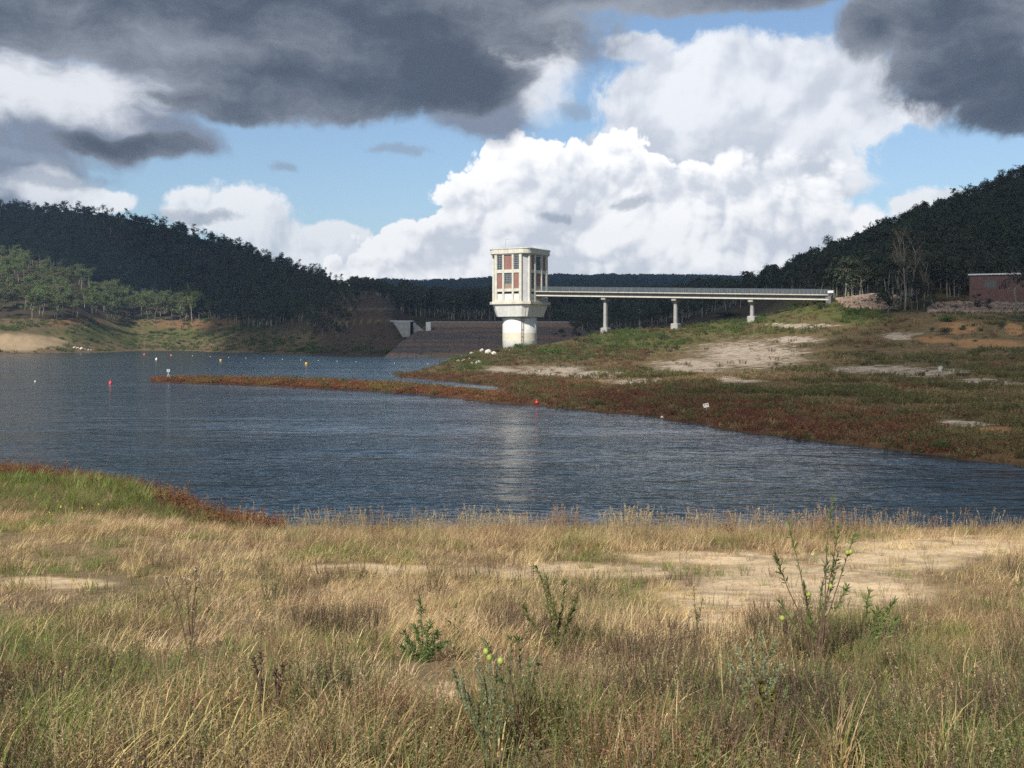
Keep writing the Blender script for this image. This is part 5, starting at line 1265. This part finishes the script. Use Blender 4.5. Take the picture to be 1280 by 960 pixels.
plant('milkweed_seedling', 'small yellow green seedling alone in the left straw grass', 337, 770, [(337, 738, .4), (332, 745, .6), (342, 740, .6)], leafmat='yellowleaf', stemmat='stem_gr', leaf=.05, lw=.4, per=7, r0=.003)
plant('thistle', 'dark leafy shoot standing right of the bushy thistle', 570, 800, [(571, 752, .15), (560, 775, .2), (580, 770, .2)], leafmat='lance_dk', stemmat='stem_gr', leaf=.05, lw=.22, per=30, r0=.004)
plant('thistle', 'grey green weed clump behind the dried brown weed', 342, 745, [(335, 702, .1), (345, 708, .1), (352, 715, .1), (330, 718, .1)], leafmat='herb', stemmat='stem_gr', leaf=.05, lw=.2, per=60, r0=.004)
plant('milkweed_bush', 'slender green weed in front of the sandy patch left of the tallest bush', 872, 800, [(865, 732, .4), (878, 750, .4), (870, 760, .3)], leafmat='herb', stemmat='stem_gr', leaf=.045, per=40, r0=.004)
plant('milkweed_bush', 'green weed cut by the right edge of the picture', 1272, 765, [(1278, 712, .3), (1268, 728, .3), (1284, 725, .3)], leafmat='lance', stemmat='stem_gr', leaf=.06, per=40, r0=.004)
M['petal'] = mat_surface('yellow_petals', (.70, .60, .06), (.60, .50, .05), 60, .6, 0)
for i_, (u, v) in enumerate(((62, 640), (76, 633), (90, 641), (103, 634), (124, 630), (152, 637))):
    fl_ = plant('wildflower', 'small yellow wildflower in the green grass of the left point', u, v + 14, [(u, v, .2), (u + 4, v + 4, .3)], leafmat='lance', stemmat='stem_gr', leaf=.1, per=8, r0=.006, cat='flower', group='yellow wildflowers on the left point')
    root = fl_; k = root.location[1]/F; z0 = VH + (EYE - root.location[2])*F/root.location[1]
    fm = MB(); a_ = np.arange(8)/8*2*pi; fm.leaves(np.repeat(np.array([[0, -.02, (z0 - v)*k]]), 8, 0), np.stack([np.cos(a_), -.3 + 0*a_, np.sin(a_)], 1), 1.7*k, 1.0*k, 1.0); fm.build('flower', M['petal'], root)
def tussock(bu, bv, label, tips, mats, n, w, name='tussock', D=None):
    p = ground_v(bu, bv, 3.5) if D is None else on_ground(bu, D); k = p[1]/F; z0 = VH + (EYE - p[2])*F/p[1]; root = tag(empty(name, p), label, 'grass tuft')
    for mt, share in mats:
        mb = MB()
        for j in range(int(n*share)):
            tu, tv = tips[gp.integers(len(tips))]; tu += gp.normal()*8; tv += gp.normal()*14
            dx, dz_ = (tu - bu)*k, (z0 - tv)*k; b = np.array([[gp.normal()*.04, gp.normal()*.04, -.03]]); ln = math.atan2(abs(dx) + .02, max(dz_, .05))
            mb.blades(b, np.array([gp.normal()*.5 + (0 if dx > 0 else pi)]), np.array([math.hypot(dx, dz_)]), np.array([w*gp.uniform(.6, 1.2)]), np.array([ln*.55]), np.array([ln*.9 + gp.uniform(0, .25)]), gp.uniform(0, 1), 5)
        mb.build('blades', M[mt], root)
    return root
tussock(1045, 972, 'tallest grass tussock with straw and green blades at the bottom edge', [(985, 842), (1000, 860), (1030, 880), (1062, 845), (1075, 860), (1085, 880), (1020, 900), (1060, 880), (1040, 860)], [('straw', .5), ('green', .5)], 70, .008)
tussock(1112, 915, 'bright green grass tuft right of the tallest tussock', [(1100, 860), (1115, 865), (1125, 870), (1110, 850)], [('green', 1)], 40, .008)
tussock(1200, 925, 'mixed green and straw tuft near the right bottom corner', [(1190, 855), (1205, 850), (1215, 865), (1180, 870)], [('green', .6), ('straw', .4)], 45, .007)
tussock(165, 722, 'tall wispy straw tuft in the left grass', [(160, 655), (172, 662), (186, 668), (150, 680), (180, 690)], [('straw', 1)], 32, .009)
tussock(772, 668, 'tall straw tuft standing against the water', [(768, 632), (776, 630), (783, 640), (760, 642)], [('stalk', 1)], 40, .012)
tussock(912, 672, 'rounded orange brown tuft on the shore', [(900, 650), (912, 645), (922, 650)], [('redweed', 1)], 70, .012)
tussock(606, 660, 'slim green tuft at the water edge', [(604, 640), (609, 638), (607, 645)], [('green', 1)], 16, .012)
tussock(150, 640, 'fresh green reed tuft on the left point', [(140, 600), (150, 598), (162, 604), (130, 606)], [('green', 1)], 60, .016)
tussock(90, 640, 'second green reed tuft on the left point, nearer the picture edge', [(80, 598), (92, 596), (102, 604)], [('green', 1)], 60, .016)
def dry_stalk(u0, v0, u1, v1, label, w=.006):
    p = ground_v(u0, v0, 3.4); k = p[1]/F; z0 = VH + (EYE - p[2])*F/p[1]; mb = MB(); e = np.array([(u1 - u0)*k, -.05, (z0 - v1)*k])
    mb.tube([(0, 0, -.04), e*.5 + [0, 0, .02], e], [w, w*.8, w*.35], 5, gp.uniform(.6, 1)); o = mb.build('dry_stalk', M['stalk'], None); o.location = p
    return tag(o, label, 'grass stalk')
dry_stalk(442, 958, 531, 842, 'long straw stalk leaning right, topmost of the leaning three', .0042)
dry_stalk(470, 966, 533, 862, 'straw stalk leaning right, middle of the leaning three', .004)
dry_stalk(486, 966, 531, 893, 'thickest short straw stalk leaning right, lowest of the leaning three', .0048)
dry_stalk(176, 966, 160, 850, 'tall straw stalk standing near the left bottom corner', .0036)
dry_stalk(168, 962, 142, 896, 'short straw stalk leaning left beside the tall one in the corner', .0036)
dry_stalk(224, 966, 220, 905, 'pale bent straw stalk right of the tall corner stalk', .0036)
dry_stalk(240, 962, 248, 868, 'slim straw stalk right of the pale bent one', .003)
dry_stalk(1195, 880, 1212, 962, 'pale straw stalk fallen across the right tuft', .004)

# ------------------------------------------------------------------ unseen clouds overhead, outlines cut to shade the hills, dam and right bank
ALT = 900.0
def shade_cloud_mat(name, thin):
    m, t, o = new_mat(name); b = t.new('ShaderNodeBsdfDiffuse'); b.inputs['Color'].default_value = (.78, .85, .95, 1)
    tr = t.new('ShaderNodeBsdfTransparent'); mx = t.new('ShaderNodeMixShader'); mx.inputs[0].default_value = thin
    t.nt.links.new(b.outputs[0], mx.inputs[1]); t.nt.links.new(tr.outputs[0], mx.inputs[2]); t.nt.links.new(mx.outputs[0], o.inputs[0]); return m
def shade_cloud(edge, extra, mat, alt, thick, st_):
    E = []
    for u, D_ in edge:
        p = on_ground(u, D_); p[2] = max(p[2], 0); E.append((p + L*((alt - p[2])/L[2]))[:2])
    sh = L[:2]*(alt/L[2])
    E = np.array(E + [np.array(q) + sh for q in extra])
    gx = np.arange(E[:, 0].min() - 30, E[:, 0].max() + 30, st_); gy = np.arange(E[:, 1].min() - 30, E[:, 1].max() + 30, st_)
    X_, Y_ = np.meshgrid(gx, gy)
    Xw = X_ + (fbm(X_/60, Y_/60, 3, 201) - .5)*24; Yw = Y_ + (fbm(X_/60 + 9, Y_/60, 3, 203) - .5)*24
    ins = np.zeros(X_.shape, bool); j = len(E) - 1
    for i in range(len(E)):
        (xi, yi), (xj, yj) = E[i], E[j]
        ins ^= ((yi > Yw) != (yj > Yw)) & (Xw < (xj - xi)*(Yw - yi)/(yj - yi + 1e-9) + xi); j = i
    dist = np.zeros(X_.shape); cur = ins.copy()
    for k in range(14):
        dist += cur; nx2 = cur.copy(); nx2[1:] &= cur[:-1]; nx2[:-1] &= cur[1:]; nx2[:, 1:] &= cur[:, :-1]; nx2[:, :-1] &= cur[:, 1:]; cur = nx2
    th = thick*(1 - np.exp(-dist*st_/60)) * (.6 + .8*fbm(X_/70, Y_/70, 4, 207)); th[dist < .5] = 0
    bot = alt - th*.15 + (fbm(X_/90, Y_/90, 3, 209) - .5)*20*(dist > 0); topz = bot + th + .5
    ii = np.arange(X_.size).reshape(X_.shape); q4 = np.stack([ii[:-1, :-1], ii[:-1, 1:], ii[1:, 1:], ii[1:, :-1]], -1).reshape(-1, 4)
    cell = (ins[:-1, :-1] | ins[:-1, 1:] | ins[1:, 1:] | ins[1:, :-1]).ravel(); q4 = q4[cell]
    V_ = np.concatenate([np.stack([X_, Y_, bot], -1).reshape(-1, 3), np.stack([X_, Y_, topz], -1).reshape(-1, 3)]); Q_ = np.concatenate([q4[:, ::-1], q4 + X_.size])
    used, inv = np.unique(Q_, return_inverse=True)
    tag(link('shade_cloud', np_mesh('shade_cloud', V_[used], inv.reshape(-1, 4), smooth=True), mat), kind='stuff')
shade_cloud([(-330, 820), (-140, 800), (0, 785), (70, 775), (125, 765), (200, 768), (262, 752), (282, 650), (292, 560), (306, 480), (330, 420), (400, 380), (480, 352), (560, 347), (650, 352), (720, 350), (780, 345), (840, 342), (900, 338), (960, 328), (1010, 316), (1060, 300),
       (1100, 284), (1122, 262), (1140, 244), (1180, 238), (1300, 236)], ((500, 236), (900, 300), (1400, 1500), (1300, 3300), (-200, 3450), (-1300, 2600), (-900, 1300)), shade_cloud_mat('thick_shade_cloud', .36), ALT, 150, 14.0)
shade_cloud([(1110, 236), (1085, 215), (1060, 185), (1045, 150), (1020, 125), (965, 108), (900, 98), (820, 90), (740, 86), (730, 76), (800, 68), (900, 60), (1000, 51), (1120, 44), (1280, 38), (1500, 34), (1900, 40)],
      ((350, 60), (420, 228)), shade_cloud_mat('thin_shade_cloud', .66), ALT - 60, 70, 7.0)  # thinner unseen cloud, added to dim the right bank
# ------------------------------------------------------------------ the air: one even box of thin haze round the whole place
mb = MB(); mb.box((-2400, -60, -3.2), (3600, 3320, 330))
m = bpy.data.materials.new('haze_air'); m.use_nodes = True; nt_ = m.node_tree; nt_.nodes.clear()
ho = nt_.nodes.new('ShaderNodeOutputMaterial'); hv = nt_.nodes.new('ShaderNodeVolumePrincipled')
hv.inputs['Color'].default_value = (.42, .66, 1.0, 1); hv.inputs['Density'].default_value = .00013; hv.inputs['Anisotropy'].default_value = .2
nt_.links.new(hv.outputs[0], ho.inputs['Volume'])
tag(mb.build('haze', m), kind='stuff')
